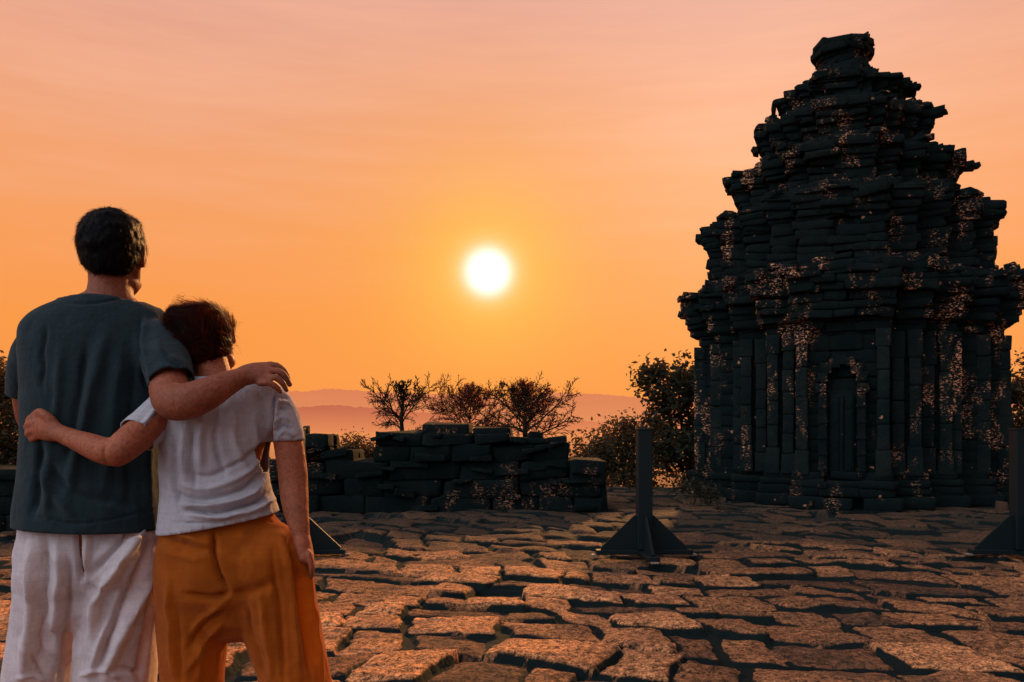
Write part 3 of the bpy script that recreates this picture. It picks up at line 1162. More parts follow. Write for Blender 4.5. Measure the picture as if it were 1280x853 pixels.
def prism(pts, th, axis_u, z_is=2):
    """flat plate: pts (u, z) in the vertical plane along axis_u, thickness th"""
    u = np.array([axis_u[0], axis_u[1], 0.0])
    n_ = np.array([-u[1], u[0], 0.0])
    V = []
    for s_ in (-1, 1):
        for a, z in pts:
            V.append(u * a + np.array([0, 0, z]) + n_ * th / 2 * s_)
    n = len(pts)
    Fc = [list(range(n))[::-1], [n + i for i in range(n)]]
    for i in range(n):
        j = (i + 1) % n
        Fc.append([i, j, n + j, n + i])
    return np.array(V), Fc


def make_post():
    r = thing('barrier_post', 'x', 'barrier post', (0, 0, 0), 'black barrier posts on the terrace')
    V, Fc = bevel_box((0, 0, .64), (.070, .070, .58), .008)
    mesh_np('shaft', V, Fc, M_IRON, r, smooth=False)
    V, Fc = bevel_box((0, 0, 1.226), (.076, .076, .010), .004)
    mesh_np('cap', V, Fc, M_IRON, r, smooth=False)
    V, Fc = cat_meshes([bevel_box((0, 0, .035), (.47, .055, .022), .006), bevel_box((0, 0, .034), (.055, .47, .021), .006)])
    mesh_np('foot_bar', V, Fc, M_IRON, r, smooth=False)
    for ax in ((1, 0), (-1, 0), (0, 1), (0, -1)):
        V, Fc = prism([(.068, .055), (.42, .055), (.425, .075), (.10, .385), (.068, .395)], .022, ax)
        mesh_np('gusset', V, Fc, M_IRON, r, smooth=False)
    for ax in ((1, 0), (-1, 0), (0, 1), (0, -1)):
        V, Fc = bevel_box((ax[0] * .475, ax[1] * .475, .0075), (.036, .036, .0065), .002)
        mesh_np('foot_pad', V, Fc, M_PAD, r, smooth=False)
    return r


def copy_tree(o):
    c = o.copy()
    C.objects.link(c)
    for ch in o.children:
        d = ch.copy()
        C.objects.link(d)
        d.parent = c
    return c


post = make_post()
YP = 7.75
for i, (px, lab) in enumerate([(805, 'free-standing black post with sloped foot plates between the ruined wall and the tower'),
                               (1275, 'black post with sloped foot plates at the right edge, in front of the tower'),
                               (371, 'black post with sloped foot plates mostly hidden behind the woman\'s bare arm')]):
    o = post if i == 0 else copy_tree(post)
    o.location = ((px - 640) / F * YP, YP, -.02)
    o.rotation_euler = (0, 0, math.radians([2, -3, 4][i]))
    o['label'] = lab

# ------------------------------------------------------------------ trees
def seg_mesh(segs, n=4):
    Vs, Fs = [], []
    k = 0
    for p0, p1, r0, r1 in segs:
        d = p1 - p0
        L = np.linalg.norm(d)
        if L < 1e-6:
            continue
        d = d / L
        u = np.cross(d, [0.3, 0.9, 0.2])
        u /= np.linalg.norm(u) + 1e-9
        v = np.cross(d, u)
        for p, r in ((p0, r0), (p1, r1)):
            for j in range(n):
                a = 2 * math.pi * j / n
                Vs.append(p + r * (math.cos(a) * u + math.sin(a) * v))
        for j in range(n):
            Fs.append([k + j, k + (j + 1) % n, k + n + (j + 1) % n, k + n + j])
        k += 2 * n
    return np.array(Vs), np.array(Fs)


def grow(segs, tips, p, d, L, r, lev, spread, up, kids, rr, curl=.22, taper=.62):
    d = d / np.linalg.norm(d)
    n = 3 if lev > 1 else 2
    for k in range(n):
        q = p + d * L / n
        r1 = r * (1 - .28 / n * (k + 1)) if lev else r * (1 - .7 * (k + 1) / n)
        segs.append((p, q, r, max(r1, .004)))
        p, r = q, max(r1, .004)
        d = d + rr.normal(0, curl, 3) + np.array([0, 0, up])
        d /= np.linalg.norm(d)
        if lev and k < n - 1 and rr.random() < .75:
            a = rr.normal(0, 1, 3)
            a -= a.dot(d) * d
            a /= np.linalg.norm(a)
            grow(segs, tips, p, d * math.cos(spread) + a * math.sin(spread), L * rr.uniform(.5, .75), r * .6, lev - 1, spread, up, kids, rr, curl, taper)
    tips.append((p, d))
    if lev == 0:
        return
    a0 = rr.normal(0, 1, 3)
    for k in range(kids):
        a0 = a0 - a0.dot(d) * d
        a0 /= np.linalg.norm(a0)
        b0 = np.cross(d, a0)
        th = 2 * math.pi * k / kids + rr.normal(0, .3)
        a = a0 * math.cos(th) + b0 * math.sin(th)
        sp_ = spread * rr.uniform(.6, 1.15)
        grow(segs, tips, p, d * math.cos(sp_) + a * math.sin(sp_), L * rr.uniform(.62, .88), r * taper, lev - 1, spread, up, kids, rr, curl, taper)


def leaf_mesh(cent, size, rr, droop=.25, aspect=.5):
    n = len(cent)
    c = np.asarray(cent)
    d = rr.normal(0, 1, (n, 3))
    d[:, 2] = d[:, 2] * .6 - droop
    d /= np.linalg.norm(d, axis=1)[:, None]
    u = np.cross(d, rr.normal(0, 1, (n, 3)))
    u /= np.linalg.norm(u, axis=1)[:, None]
    s_ = (size * rr.uniform(.55, 1.25, n))[:, None]
    nn_ = np.cross(d, u)
    V = np.stack([c, c + d * s_ * .45 + u * s_ * aspect * .5 + nn_ * s_ * .06, c + d * s_, c + d * s_ * .45 - u * s_ * aspect * .5 + nn_ * s_ * .06], 1).reshape(-1, 3)
    return V, np.arange(4 * n).reshape(n, 4)


M_BARK = m_plain('dark_bark', (0.022, 0.018, 0.014), .95, .05, 0, 12, .5)
M_TWIG = m_plain('bare_twig_bark', (0.05, 0.022, 0.014), .9, .05, 0, 12, .3)
M_LEAFD = m_leaf('dark_evergreen_leaf', (0.010, 0.020, 0.015), (0.030, 0.036, 0.020), (0.14, 0.08, 0.02), .18)
M_LEAFR = m_leaf('russet_leaf', (0.09, 0.035, 0.018), (0.16, 0.055, 0.025), (0.45, 0.12, 0.05), .45)
M_LEAFB = m_leaf('bush_leaf', (0.018, 0.026, 0.016), (0.06, 0.048, 0.022), (0.22, 0.11, 0.03), .22)


def tree(px, top_py, fork_py, Y, wpx_, rad, label, lev, leaves, lsize, lmat, name, seed, spread=.6, up=.03, kids=3, barkmat=None, jitter=.12, zbase=-5.5, fork_px=None, rmin=.012, dense=0):
    rr = np.random.default_rng(seed)
    fk = P(fork_px if fork_px else px, fork_py, Y)
    loc = np.array([fk[0] + .2, Y, zbase])
    o = thing(name, label, 'tree', loc)
    segs, tips = [], []
    grow(segs, tips, np.zeros(3), np.array([0, 0, 1.0]), 1.0, rad, lev, spread, up, kids, rr)
    tp = np.array([t[0] for t in tips])
    wz_ = np.percentile(np.abs(tp[:, 0]), 97)
    sc = np.array([wpx_ / 2 / F * Y / wz_, wpx_ / 2 / F * Y / wz_, ((fork_py - top_py) / F * Y) / np.percentile(tp[:, 2], 99.5)])
    off = fk - loc
    ox = (px - (fork_px or px)) / F * Y
    tr = lambda p: p * sc + off + np.array([ox * np.clip(p[..., 2:3].mean() if p.ndim == 1 else 1, 0, 1), 0, 0]) * 0
    segs = [(tr(a), tr(b_), max(r0, rmin), max(r1, rmin)) for a, b_, r0, r1 in segs]
    pts = catmull([[0, 0, 0], [.1, 0, off[2] * .5], off], 5)
    for q in range(len(pts) - 1):
        segs.append((pts[q], pts[q + 1], rad * (1.7 - .7 * q / 10), rad * (1.7 - .7 * (q + 1) / 10)))
    mesh_np('trunk', *seg_mesh(segs), barkmat or M_BARK, o)
    if leaves:
        t2 = tp * sc + off
        c = t2[rr.integers(0, len(t2), leaves)] + rr.normal(0, jitter, (leaves, 3))
        V, Q = leaf_mesh(c, lsize, rr)
        mesh_np('crown', V, Q, lmat, o, smooth=False)
        if dense:
            hub = t2[rr.choice(len(t2), 7)]
            c = hub[rr.integers(0, 7, dense)] + rr.normal(0, .22, (dense, 3))
            mesh_np('crown', *leaf_mesh(c, lsize * 1.1, rr), M_LEAFD, o, smooth=False)
    return o


def fan(segs, p, d, L, r, lev, rr, up=.10, rmin=.012):
    n = 6 if lev else 3
    for k in range(n):
        d = d + rr.normal(0, .10, 3) + np.array([0, 0, up])
        d /= np.linalg.norm(d)
        q = p + d * L / n
        segs.append((p, q, max(r * (1 - k / n * .8), rmin), max(r * (1 - (k + 1) / n * .8), rmin)))
        p = q
        if lev and k < n:
            for _ in range(2 if lev > 1 else 2):
                a = rr.normal(0, 1, 3)
                a -= a.dot(d) * d
                a /= np.linalg.norm(a)
                th = rr.uniform(.5, .9)
                fan(segs, p, d * math.cos(th) + a * math.sin(th), L * rr.uniform(.28, .48) * (1 - k / n * .45), r * .45, lev - 1, rr, up * .6, rmin)


def bare_tree(px, top_py, base_py, Y, wpx_, rad, label, seed, zbase=-5.5, nb=13, name='bare_tree', bark=None, leaves=0, lsize=.1, lmat=None, dense=0, rmin=.011):
    rr = np.random.default_rng(seed)
    fk = P(px, base_py, Y)
    H = (base_py - top_py) / F * Y
    W = wpx_ / 2 / F * Y
    loc = np.array([fk[0] + .15, Y, zbase])
    o = thing(name, label, 'tree', loc)
    off = fk - loc
    segs = []
    pts = catmull([[0, 0, 0], [.05, 0, off[2] * .5], off, off + [-.03, 0, H * .4], off + [.05, .05, H * .85]], 6)
    n = len(pts)
    for q in range(n - 1):
        f = max(0, (pts[q][2] - off[2]) / H)
        segs.append((pts[q], pts[q + 1], rad * (1.25 - f), rad * (1.25 - f) * .96))
    for k in range(nb):
        t = k / (nb - 1)
        p = off + np.array([.02 * rr.normal(), 0, H * (.05 + .78 * t)])
        az = k * 2.4 + rr.normal(0, .3)
        el = 1.25 - 1.0 * t
        d = np.array([math.cos(az) * math.sin(el), math.sin(az) * math.sin(el), math.cos(el)])
        reach = W * 1.05 if t < .6 else W * (1.05 - (t - .6) * 1.2)
        L = min(reach / max(abs(math.cos(az)) * math.sin(el), .45), H * (1.0 - .05 - .78 * t) / max(math.cos(el), .2) * .85 + .15) * (.88 if not leaves else .82)
        fan(segs, p, d, L, rad * (.55 - .25 * t), 2, rr, .05 if not leaves else .0, rmin)
    mesh_np('trunk', *seg_mesh(segs), bark or M_BARK, o)
    ends = np.array([q[1] for q in segs[12 * 2:] if q[3] <= rmin * 1.01])
    if leaves:
        mesh_np('crown', *leaf_mesh(ends[rr.integers(0, len(ends), leaves)] + rr.normal(0, .07, (leaves, 3)), lsize, rr), lmat, o, smooth=False)
    if dense:
        hub = np.concatenate([ends[rr.choice(len(ends), 9)], off + np.array([[.0, 0, H * .8], [.05, 0, H * .92], [.1, 0, H * .6]])])
        mesh_np('crown', *leaf_mesh(hub[rr.integers(0, len(hub), dense)] + rr.normal(0, .15, (dense, 3)), lsize * 1.1, rr), M_LEAFD, o, smooth=False)
    return o


bare_tree(503, 480, 548, 30, 92, .085, 'small leafless tree with fine fanned branches above the left part of the wall', 4, nb=12, rmin=.010)
bare_tree(588, 483, 550, 34, 140, .05, 'thin russet-twigged tree in the middle behind the wall\'s highest slab', 9, nb=24, name='russet_tree', bark=M_TWIG, leaves=2600, lsize=.085, lmat=M_LEAFR, rmin=.009)
bare_tree(657, 478, 556, 31, 142, .09, 'broad russet tree with dark leaf clumps, right of the russet-twigged one', 15, nb=24, name='russet_tree', bark=M_BARK, leaves=2600, lsize=.085, lmat=M_LEAFR, dense=900, rmin=.010)

print('stage 1 done')
# ------------------------------------------------------------------ bushes and leafy trees
def leafy(name, label, cat, lobes, leaves, size, lmat, base, seed, group=None, clump=.13, ncl=26, stem_r=.05):
    """woody stems from the ground fanning into clumped lobes of leaves. lobes: (px, py, Y, radius_px, share)"""
    rr = np.random.default_rng(seed)
    base = np.array(base, float)
    o = thing(name, label, cat, base, group)
    segs, cent = [], []
    tot = sum(l[4] for l in lobes)
    for px, py, Y, rp, sh in lobes:
        c = P(px, py, Y) - base
        R = rp / F * Y
        # bent main stem
        a = np.zeros(3) + rr.normal(0, .08, 3) * np.array([1, 1, 0])
        pts = catmull([a, a * .5 + c * .5 + rr.normal(0, .12, 3), c], 4)
        for i in range(len(pts) - 1):
            segs.append((pts[i], pts[i + 1], stem_r * (1 - i / len(pts) * .6), stem_r * (1 - (i + 1) / len(pts) * .6)))
        cl = []
        for _ in range(ncl):
            d = rr.normal(0, 1, 3)
            d /= np.linalg.norm(d)
            q = c + d * R * rr.uniform(.35, 1.02) ** .7 * np.array([1, 1, .9])
            cl.append(q)
            mid = c * .4 + q * .6 + rr.normal(0, .05, 3)
            segs.append((c, mid, stem_r * .3, stem_r * .18))
            segs.append((mid, q, stem_r * .18, .004))
            for _k in range(2):
                segs.append((q * .85 + mid * .15, q + rr.normal(0, clump * .9, 3), .006, .003))
        cl = np.array(cl)
        n = int(leaves * sh / tot)
        wgt = rr.uniform(.3, 1, len(cl))
        cent.append(cl[rr.choice(len(cl), n, p=wgt / wgt.sum())] + rr.normal(0, clump, (n, 3)))
    V, Fc = seg_mesh(segs)
    mesh_np('trunk', V, Fc, M_BARK, o)
    mesh_np('crown', *leaf_mesh(np.concatenate(cent), size, rr), lmat, o, smooth=False)
    return o


leafy('leafy_tree', 'dark leafy tree with glittering gaps against the left side of the tower', 'tree',
      [(826, 482, 18.2, 33, 1.1), (858, 475, 18.6, 24, .8), (850, 520, 18.4, 40, 1.5), (885, 500, 18.8, 40, 1.2), (838, 558, 18.0, 34, 1.0), (880, 560, 18.3, 45, 1.4)], 6600, .165, M_LEAFD, (4.2, 18.6, -1.4), 51)
leafy('bush', 'low dark bush behind the post, between the ruined wall\'s end and the leafy tree', 'bush',
      [(742, 568, 17.6, 30, 1), (775, 548, 17.8, 26, 1), (768, 585, 17.4, 34, 1.2), (805, 560, 17.8, 34, 1.2), (800, 592, 17.3, 32, 1), (730, 590, 17.5, 24, .7)], 7800, .11, M_LEAFB, (2.4, 17.8, -1.2), 52)
leafy('bush', 'small bush showing in the notch at the left end of the ruined wall', 'bush',
      [(446, 566, 17.0, 22, 1), (428, 575, 17.0, 18, .8), (462, 572, 17.2, 18, .7)], 2600, .09, M_LEAFB, (-3.4, 17.2, -1.1), 53)
leafy('leafy_tree', 'dark leafy tree at the left edge behind the man\'s bare arm', 'tree',
      [(2, 482, 15.0, 26, 1), (-30, 470, 15.2, 40, 1), (22, 520, 15.0, 26, 1), (-12, 535, 14.8, 40, 1.2), (30, 560, 14.9, 28, 1), (0, 580, 14.8, 34, 1)], 9000, .10, M_LEAFB, (-9.8, 17.2, -.8), 54)
leafy('leafy_tree', 'leafy tree glimpsed behind the right side of the tower', 'tree',
      [(1290, 470, 19.5, 40, 1), (1262, 500, 19.8, 40, 1), (1300, 530, 19.5, 45, 1), (1270, 550, 19.4, 40, 1)], 5200, .13, M_LEAFD, (12.6, 19.8, -1.3), 55)
leafy('low_plant', 'low leafy weeds growing at the left foot of the tower', 'plant',
      [(868, 612, 12.4, 15, 1), (893, 618, 12.2, 11, .8), (850, 606, 13.2, 11, .6)], 520, .07, M_LEAFD, (2.95, 12.7, -.06), 56, clump=.06, ncl=12, stem_r=.012)

# ------------------------------------------------------------------ people
M_SKIN = m_skin('skin_man', (0.25, 0.082, 0.043))
M_SKINW = m_skin('skin_woman', (0.33, 0.108, 0.055))
M_HAIRM = m_hair('man_hair', (0.0025, 0.0035, 0.004), (0.10, 0.02, 0.008), .08)
M_HAIRW = m_hair('woman_hair', (0.0045, 0.0035, 0.0035), (0.60, 0.10, 0.025), .22)
M_SHIRTM = m_cloth('teal_cotton', (0.013, 0.029, 0.036), 0.06, (0.03, 0.05, 0.05), var=.22, wstr=.3)
M_SHIRTW = m_cloth('pale_grey_jersey', (0.42, 0.42, 0.47), 0.06, (0.6, 0.4, 0.3), var=.16, wstr=.35)
M_PANTM = m_cloth('white_linen', (0.70, 0.69, 0.74), 0.36, (0.90, 0.66, 0.48), var=.24, wstr=.7)
M_PANTW = m_cloth('ochre_linen', (0.36, 0.093, 0.008), 0.36, (1.0, 0.50, 0.04), var=.28, wstr=.6)
M_EYE = m_plain('eye_white', (0.6, 0.58, 0.55), .2, .5)
M_SHOE = m_plain('dark_canvas_shoe', (0.03, 0.03, 0.035), .8, .2)

YAW = math.radians(12)
SIDE = np.array([math.cos(YAW), math.sin(YAW), 0])


def secs(lst, Y, sc=1.0, scd=None):
    out = []
    for s_ in lst:
        py, xl, xr, ry = s_[:4]
        dy = s_[4] if len(s_) > 4 else 0.0
        c = P((xl + xr) / 2, py, Y + dy)
        out.append((c, (xr - xl) / 2 / F * Y * sc, ry * (scd or sc)))
    return out


def tb(lst, **kw):
    """lst: (px, py, Y, ra[, rb]) radii in metres"""
    return tube([(P(a[0], a[1], a[2]), a[3], a[4] if len(a) > 4 else a[3]) for a in lst], **kw)


def head_parts(c, f, u, k=1.0):
    f = np.array(f, float); f /= np.linalg.norm(f)
    u = np.array(u, float); u -= u.dot(f) * f; u /= np.linalg.norm(u)
    r = np.cross(f, u)
    A = np.stack([r, f, u])
    g = lambda a, b_, d: np.array(c) + (np.array([a, b_, d]) * k) @ A
    E = lambda p, rad, ax=A, **kw: ellipsoid(g(*p), ax, np.array(rad) * k, **kw)
    pr = [E((0, -.006, .016), (.075, .094, .087)), E((0, .024, -.042), (.060, .074, .080)), E((0, .066, -.098), (.034, .028, .028)),
          E((0, .080, .030), (.052, .020, .014)), E((.040, .062, -.020), (.022, .022, .022)), E((-.040, .062, -.020), (.022, .022, .022)),
          E((0, .094, -.060), (.024, .011, .006)), E((0, .093, -.071), (.021, .012, .007)),
          E((.046, .020, -.082), (.018, .045, .022)), E((-.046, .020, -.082), (.018, .045, .022))]
    for sg in (-1, 1):
        pr.append(tube([(g(sg * .052, .004, -.030), .018 * k, .022 * k), (g(sg * .047, .014, -.070), .017 * k, .022 * k), (g(sg * .034, .045, -.092), .020 * k, .020 * k), (g(sg * .012, .070, -.102), .020 * k, .020 * k)], n=12))
    pr.append(tube([(g(0, .090, .020), .009 * k, .009 * k), (g(0, .104, -.008), .010 * k, .010 * k), (g(0, .113, -.030), .015 * k, .013 * k)], n=10))
    for sg in (-1, 1):
        ar = np.stack([r * .93 - f * .36 * sg, f * .93 + r * .36 * sg, u])
        pr.append(ellipsoid(g(sg * .075, -.004, -.008), ar, np.array((.008, .019, .031)) * k, 12, 10))
        pr.append(tube([(g(sg * .073, .012, .008), .005 * k, .005 * k), (g(sg * .080, -.006, .022), .0055 * k, .0055 * k), (g(sg * .082, -.018, .004), .0055 * k, .0055 * k), (g(sg * .079, -.012, -.022), .005 * k, .005 * k), (g(sg * .076, -.002, -.036), .006 * k, .006 * k)], n=8))
    eyes = [ellipsoid(g(sg * .031, .079, .008), A, np.array((.0125, .0125, .0125)) * k, 12, 8) for sg in (-1, 1)]
    pits = [g(sg * .031, .093, .008) for sg in (-1, 1)]
    return pr, eyes, pits, g, A


def pit(V, Q, pts, rad, amp):
    Nn = vnormals(V, Q)
    for p in pts:
        V = V - Nn * (amp * np.exp(-(np.linalg.norm(V - p, axis=1) / rad) ** 2))[:, None]
    return V


def strands(V, Q, n, length, width, rr, flow, lift=.25, sel=None, seg=4, bend=.15, root=None):
    """fine locks lying on a hair surface; flow(p) gives combing direction"""
    Nn = vnormals(V, Q)
    idx = np.arange(len(V)) if sel is None else np.where(sel(V, Nn))[0]
    idx = rr.choice(idx, n)
    p = V[idx] + rr.normal(0, .0015, (n, 3))
    nn = Nn[idx]
    L = length * rr.uniform(.5, 1.3, n)
    pts = [p]
    for k in range(seg):
        d = flow(p)
        d = d - (d * nn).sum(1)[:, None] * nn
        d = d / (np.linalg.norm(d, axis=1)[:, None] + 1e-9) + nn * lift * rr.uniform(.1, 1, (n, 1)) + rr.normal(0, bend, (n, 3))
        d /= np.linalg.norm(d, axis=1)[:, None]
        p = p + d * (L / seg)[:, None]
        pts.append(p)
    pts = np.stack(pts, 1)                                   # n, seg+1, 3
    t = np.gradient(pts, axis=1)
    sd2 = np.cross(t, nn[:, None, :] + .3 * rr.normal(0, 1, (n, 1, 3)))
    sd2 /= np.linalg.norm(sd2, axis=2)[:, :, None] + 1e-9
    wd_ = width * rr.uniform(.6, 1.3, (n, 1, 1)) * np.linspace(1, .25, seg + 1)[None, :, None]
    A_, B_ = pts + sd2 * wd_ / 2, pts - sd2 * wd_ / 2
    V2 = np.stack([A_, B_], 2).reshape(-1, 3)
    base = np.arange(n)[:, None] * (seg + 1) * 2 + np.arange(seg)[None, :] * 2
    Qs_ = np.stack([base, base + 1, base + 3, base + 2], -1).reshape(-1, 4)
    return V2, Qs_


def both(a, b_):
    return np.concatenate([a[0], b_[0]]), np.concatenate([a[1], b_[1] + len(a[0])])


def foot(px, Y, fw, L=.25):
    x = (px - 640) / F * Y
    fw = np.array([fw[0], fw[1], 0.0]) / np.linalg.norm(fw)
    a = np.array([x, Y, 0])
    sk = [tube([(a + [0, 0, .16], .040, .045), (a + [0, 0, .07], .036, .042), (a + fw * .05 + [0, 0, .045], .035, .035), (a + fw * (L - .09) + [0, 0, .028], .036, .020)], n=12)]
    sh = [tube([(a - fw * .05 + [0, 0, .045], .036, .042), (a + fw * .03 + [0, 0, .048], .041, .045), (a + fw * .10 + [0, 0, .038], .044, .036), (a + fw * (L - .08) + [0, 0, .030], .046, .028), (a + fw * (L - .05) + [0, 0, .026], .036, .022)], n=14)]
    return sk, sh


# ---- the man
YM = 2.10
rm = thing('person', 'short-haired man in dark teal T-shirt and white trousers, arm around the woman', 'person', (P(108, 700, YM)[0], YM, 0))
LM = tuple(rm.location)
LM = (float(P(108, 700, YM)[0]), YM, 0.0)
M_T = [(368, 98, 165, .060, -.01), (376, 80, 180, .072, -.005), (386, 60, 198, .088), (398, 43, 208, .100), (414, 33, 215, .110), (445, 32, 215, .124), (490, 36, 211, .134), (540, 36, 199, .134),
       (590, 32, 198, .132), (640, 27, 202, .152), (690, 27, 203, .158)]
sh = [tube(secs(M_T, YM), n=40, side=SIDE, flat=True, e=2.25)]
sl_l = [(70, 420, 2.10, .052), (49, 430, 2.105, .055), (37, 458, 2.13, .0545), (33, 494, 2.16, .051), (32, 515, 2.175, .050)]
sl_r = [(176, 420, 2.10, .056), (195, 430, 2.075, .062), (207, 454, 2.02, .062), (214, 482, 1.965, .058), (216, 505, 1.94, .057)]
sh += [tb(sl_l, n=24), tb(sl_r, n=24)]
V, Q = remesh(sh, .0048, 22)
V, Q = cut(V, Q, P(110, 656, YM), (-.055, .02, -1))
pl = P(32, 492, 2.16)
V, Q = cut(V, Q, pl, np.array(P(32, 515, 2.175)) - P(36, 455, 2.13), .10)
pr_ = P(213, 478, 1.97)
V, Q = cut(V, Q, pr_, np.array(P(217, 505, 1.94)) - P(208, 450, 2.02) + np.array([.018, 0, 0]), .105, P(222, 500, 1.93))
V, Q = cut(V, Q, P(122, 371, YM - .06), (-.05, .45, 1), .13, P(128, 345, YM))
V = wrinkle(V, Q, .0032, (7, 7, 3.2), 61)
V = wrinkle(V, Q, .0010, (26, 26, 14), 62)
V = crease(V, Q, .0055, (5.5, 5.5, 2.6), 63)
V = folds(V, Q, [([(176, 398), (172, 430), (178, 470), (190, 492)], 3.0, -.005), ([(182, 395), (179, 430), (186, 470)], 4, .004),
                 ([(60, 402), (54, 440), (52, 490)], 3.0, -.004),
                 ([(135, 400), (118, 470), (96, 560), (80, 640)], 9, .006), ([(112, 420), (98, 500), (82, 580)], 6, -.005), ([(150, 430), (140, 520), (128, 620)], 9, .005),
                 ([(168, 450), (162, 540), (160, 640)], 7, -.005), ([(185, 500), (182, 580), (186, 645)], 8, .005), ([(78, 430), (70, 500), (62, 560)], 7, .004),
                 ([(52, 560), (75, 600), (110, 622), (160, 630)], 6, -.005), ([(45, 575), (62, 615), (95, 645)], 7, .005), ([(50, 545), (48, 600), (40, 650)], 5, -.007), ([(62, 552), (60, 610), (56, 652)], 6, .005),
                 ([(205, 440), (215, 455), (230, 462)], 4, -.004), ([(195, 425), (205, 445), (222, 452)], 5, .003), ([(185, 478), (210, 471), (236, 461)], 1.6, -.0022),
                 ([(34, 647), (110, 654), (200, 634)], 1.6, -.0020), ([(80, 379), (120, 379), (163, 371)], 1.7, -.0022)], 3)
o = mesh_np('t_shirt', V, Q, M_SHIRTM, rm, loc=LM)
md = o.modifiers.new('cloth', 'SOLIDIFY'); md.thickness = .0035; md.offset = -1

pt = [tube(secs([(625, 40, 198, .115), (660, 34, 203, .125), (690, 31, 203, .130), (720, 28, 202, .125), (742, 28, 200, .105)], YM), n=36, side=SIDE, flat=True, e=2.3)]
gl = [(66, 690, 2.10, .088, .118), (64, 735, 2.10, .082, .115), (58, 790, 2.10, .082, .108), (49, 853, 2.10, .079, .102), (42, 960, 2.10, .078, .095), (38, 1080, 2.10, .078, .090), (37, 1125, 2.10, .078, .090)]
gr = [(152, 690, 2.10, .096, .118), (151, 735, 2.10, .1015, .115), (148, 790, 2.10, .1035, .108), (143, 853, 2.10, .1045, .105), (139, 960, 2.10, .096, .098), (136, 1080, 2.10, .092, .092), (136, 1125, 2.10, .092, .09)]
pt += [tb(gl, n=28, flat=True, side=SIDE), tb(gr, n=28, flat=True, side=SIDE)]
pt += [ellipsoid(P(72, 700, 2.06), np.eye(3), (.085, .09, .10)), ellipsoid(P(150, 700, 2.065), np.eye(3), (.09, .09, .10))]
V, Q = remesh(pt, .0052, 8)
V, Q = cut(V, Q, np.array([0, 0, 1.06]), (0, 0, 1))
V, Q = cut(V, Q, np.array([0, 0, .045]), (0, 0, -1))
V = wrinkle(V, Q, .0040, (9, 9, 3.0), 71)
V = wrinkle(V, Q, .0016, (34, 34, 12), 72)
V = crease(V, Q, .0065, (6.5, 6.5, 2.2), 73)
V = folds(V, Q, [([(97, 660), (99, 695), (102, 728)], 3.4, -.016), ([(110, 662), (108, 690), (104, 715)], 6, .006), ([(186, 655), (158, 692), (128, 742), (112, 800)], 7, .012), ([(172, 652), (145, 682), (112, 722)], 4.5, -.008),
                 ([(196, 690), (178, 740), (150, 800), (130, 850)], 7, .010), ([(188, 680), (166, 730), (138, 790), (118, 845)], 5, -.010), ([(200, 720), (186, 775), (172, 850)], 5, -.008), ([(150, 760), (128, 800), (112, 850)], 5, .006),
                 ([(42, 662), (40, 720), (34, 800), (28, 853)], 7, .009), ([(56, 662), (56, 720), (50, 800), (46, 853)], 6, -.008), ([(72, 664), (74, 720), (68, 790), (62, 850)], 7, .008),
                 ([(86, 700), (86, 750), (80, 810), (74, 853)], 5, -.006), ([(36, 820), (44, 835), (60, 848)], 3, -.006), ([(105, 735), (140, 742), (170, 738)], 6, -.004), ([(130, 842), (155, 836), (180, 842)], 3.5, -.006),
                 ([(100, 846), (125, 838), (150, 848)], 3.5, .006), ([(20, 850), (40, 846), (62, 853)], 3, .005)], 7)
mesh_np('trousers', V, Q, M_PANTM, rm, loc=LM)

hp, eyes, pits, g, A = head_parts(P(141, 315, YM + .01), (-.20, 1, .10), (.02, -.10, 1), .97)
body = hp
body += [tb([(134, 420, 2.10, .075, .075), (137, 385, 2.10, .068, .066), (138, 362, 2.105, .0555, .058), (139, 335, 2.115, .053, .058), (140, 318, 2.12, .05, .055)], n=20, side=SIDE)]
body += [tube(secs([(364, 112, 160, .045, 0), (376, 92, 170, .056), (388, 76, 182, .068), (404, 64, 190, .080), (428, 58, 196, .094), (480, 54, 200, .112), (540, 56, 192, .108), (600, 52, 188, .108), (670, 46, 192, .112), (715, 46, 190, .10)], YM), n=28, side=SIDE, flat=True)]
body += [tb([(72, 425, 2.10, .040), (52, 436, 2.105, .042), (38, 470, 2.15, .041), (37, 508, 2.20, .040), (48, 535, 2.27, .039), (68, 525, 2.35, .036), (92, 500, 2.40, .027), (104, 490, 2.42, .022), (112, 482, 2.43, .030, .014), (118, 474, 2.43, .026, .012)], n=18)]
body += [tb([(174, 428, 2.09, .042), (195, 438, 2.07, .048), (207, 460, 2.02, .048), (211, 482, 1.975, .047), (214, 499, 1.93, .0455), (224, 503, 1.90, .045), (240, 500, 1.895, .0435), (262, 491, 1.91, .0385), (283, 480, 1.94, .031), (301, 472, 1.97, .0265, .024)], n=20)]
palm_ax = P(330, 456, 2.035) - P(326, 480, 1.975)
body += [tube([(P(298, 473, 1.965), .024, .023), (P(312, 468, 1.985), .034, .019), (P(326, 466, 2.0), .040, .0165), (P(335, 466, 2.005), .038, .013)], n=18, side=palm_ax)]
for pts in ([(325, 479, 1.972, .0094), (336, 479, 1.969, .0088), (345, 484, 1.974, .0078), (350, 490, 1.982, .0064)],
            [(331, 472, 1.986, .0098), (344, 472, 1.984, .0092), (353, 479, 1.990, .0082), (358, 488, 1.998, .0068)],
            [(334, 464, 2.004, .0100), (347, 464, 2.004, .0094), (356, 471, 2.009, .0084), (362, 481, 2.015, .0070)],
            [(332, 457, 2.024, .0098), (345, 457, 2.027, .0092), (355, 464, 2.032, .0082), (360, 473, 2.038, .0068)],
            [(306, 466, 2.005, .014), (318, 463, 2.04, .0135), (330, 468, 2.065, .0115), (338, 474, 2.075, .009)]):
    body += [tb(pts, n=10)]
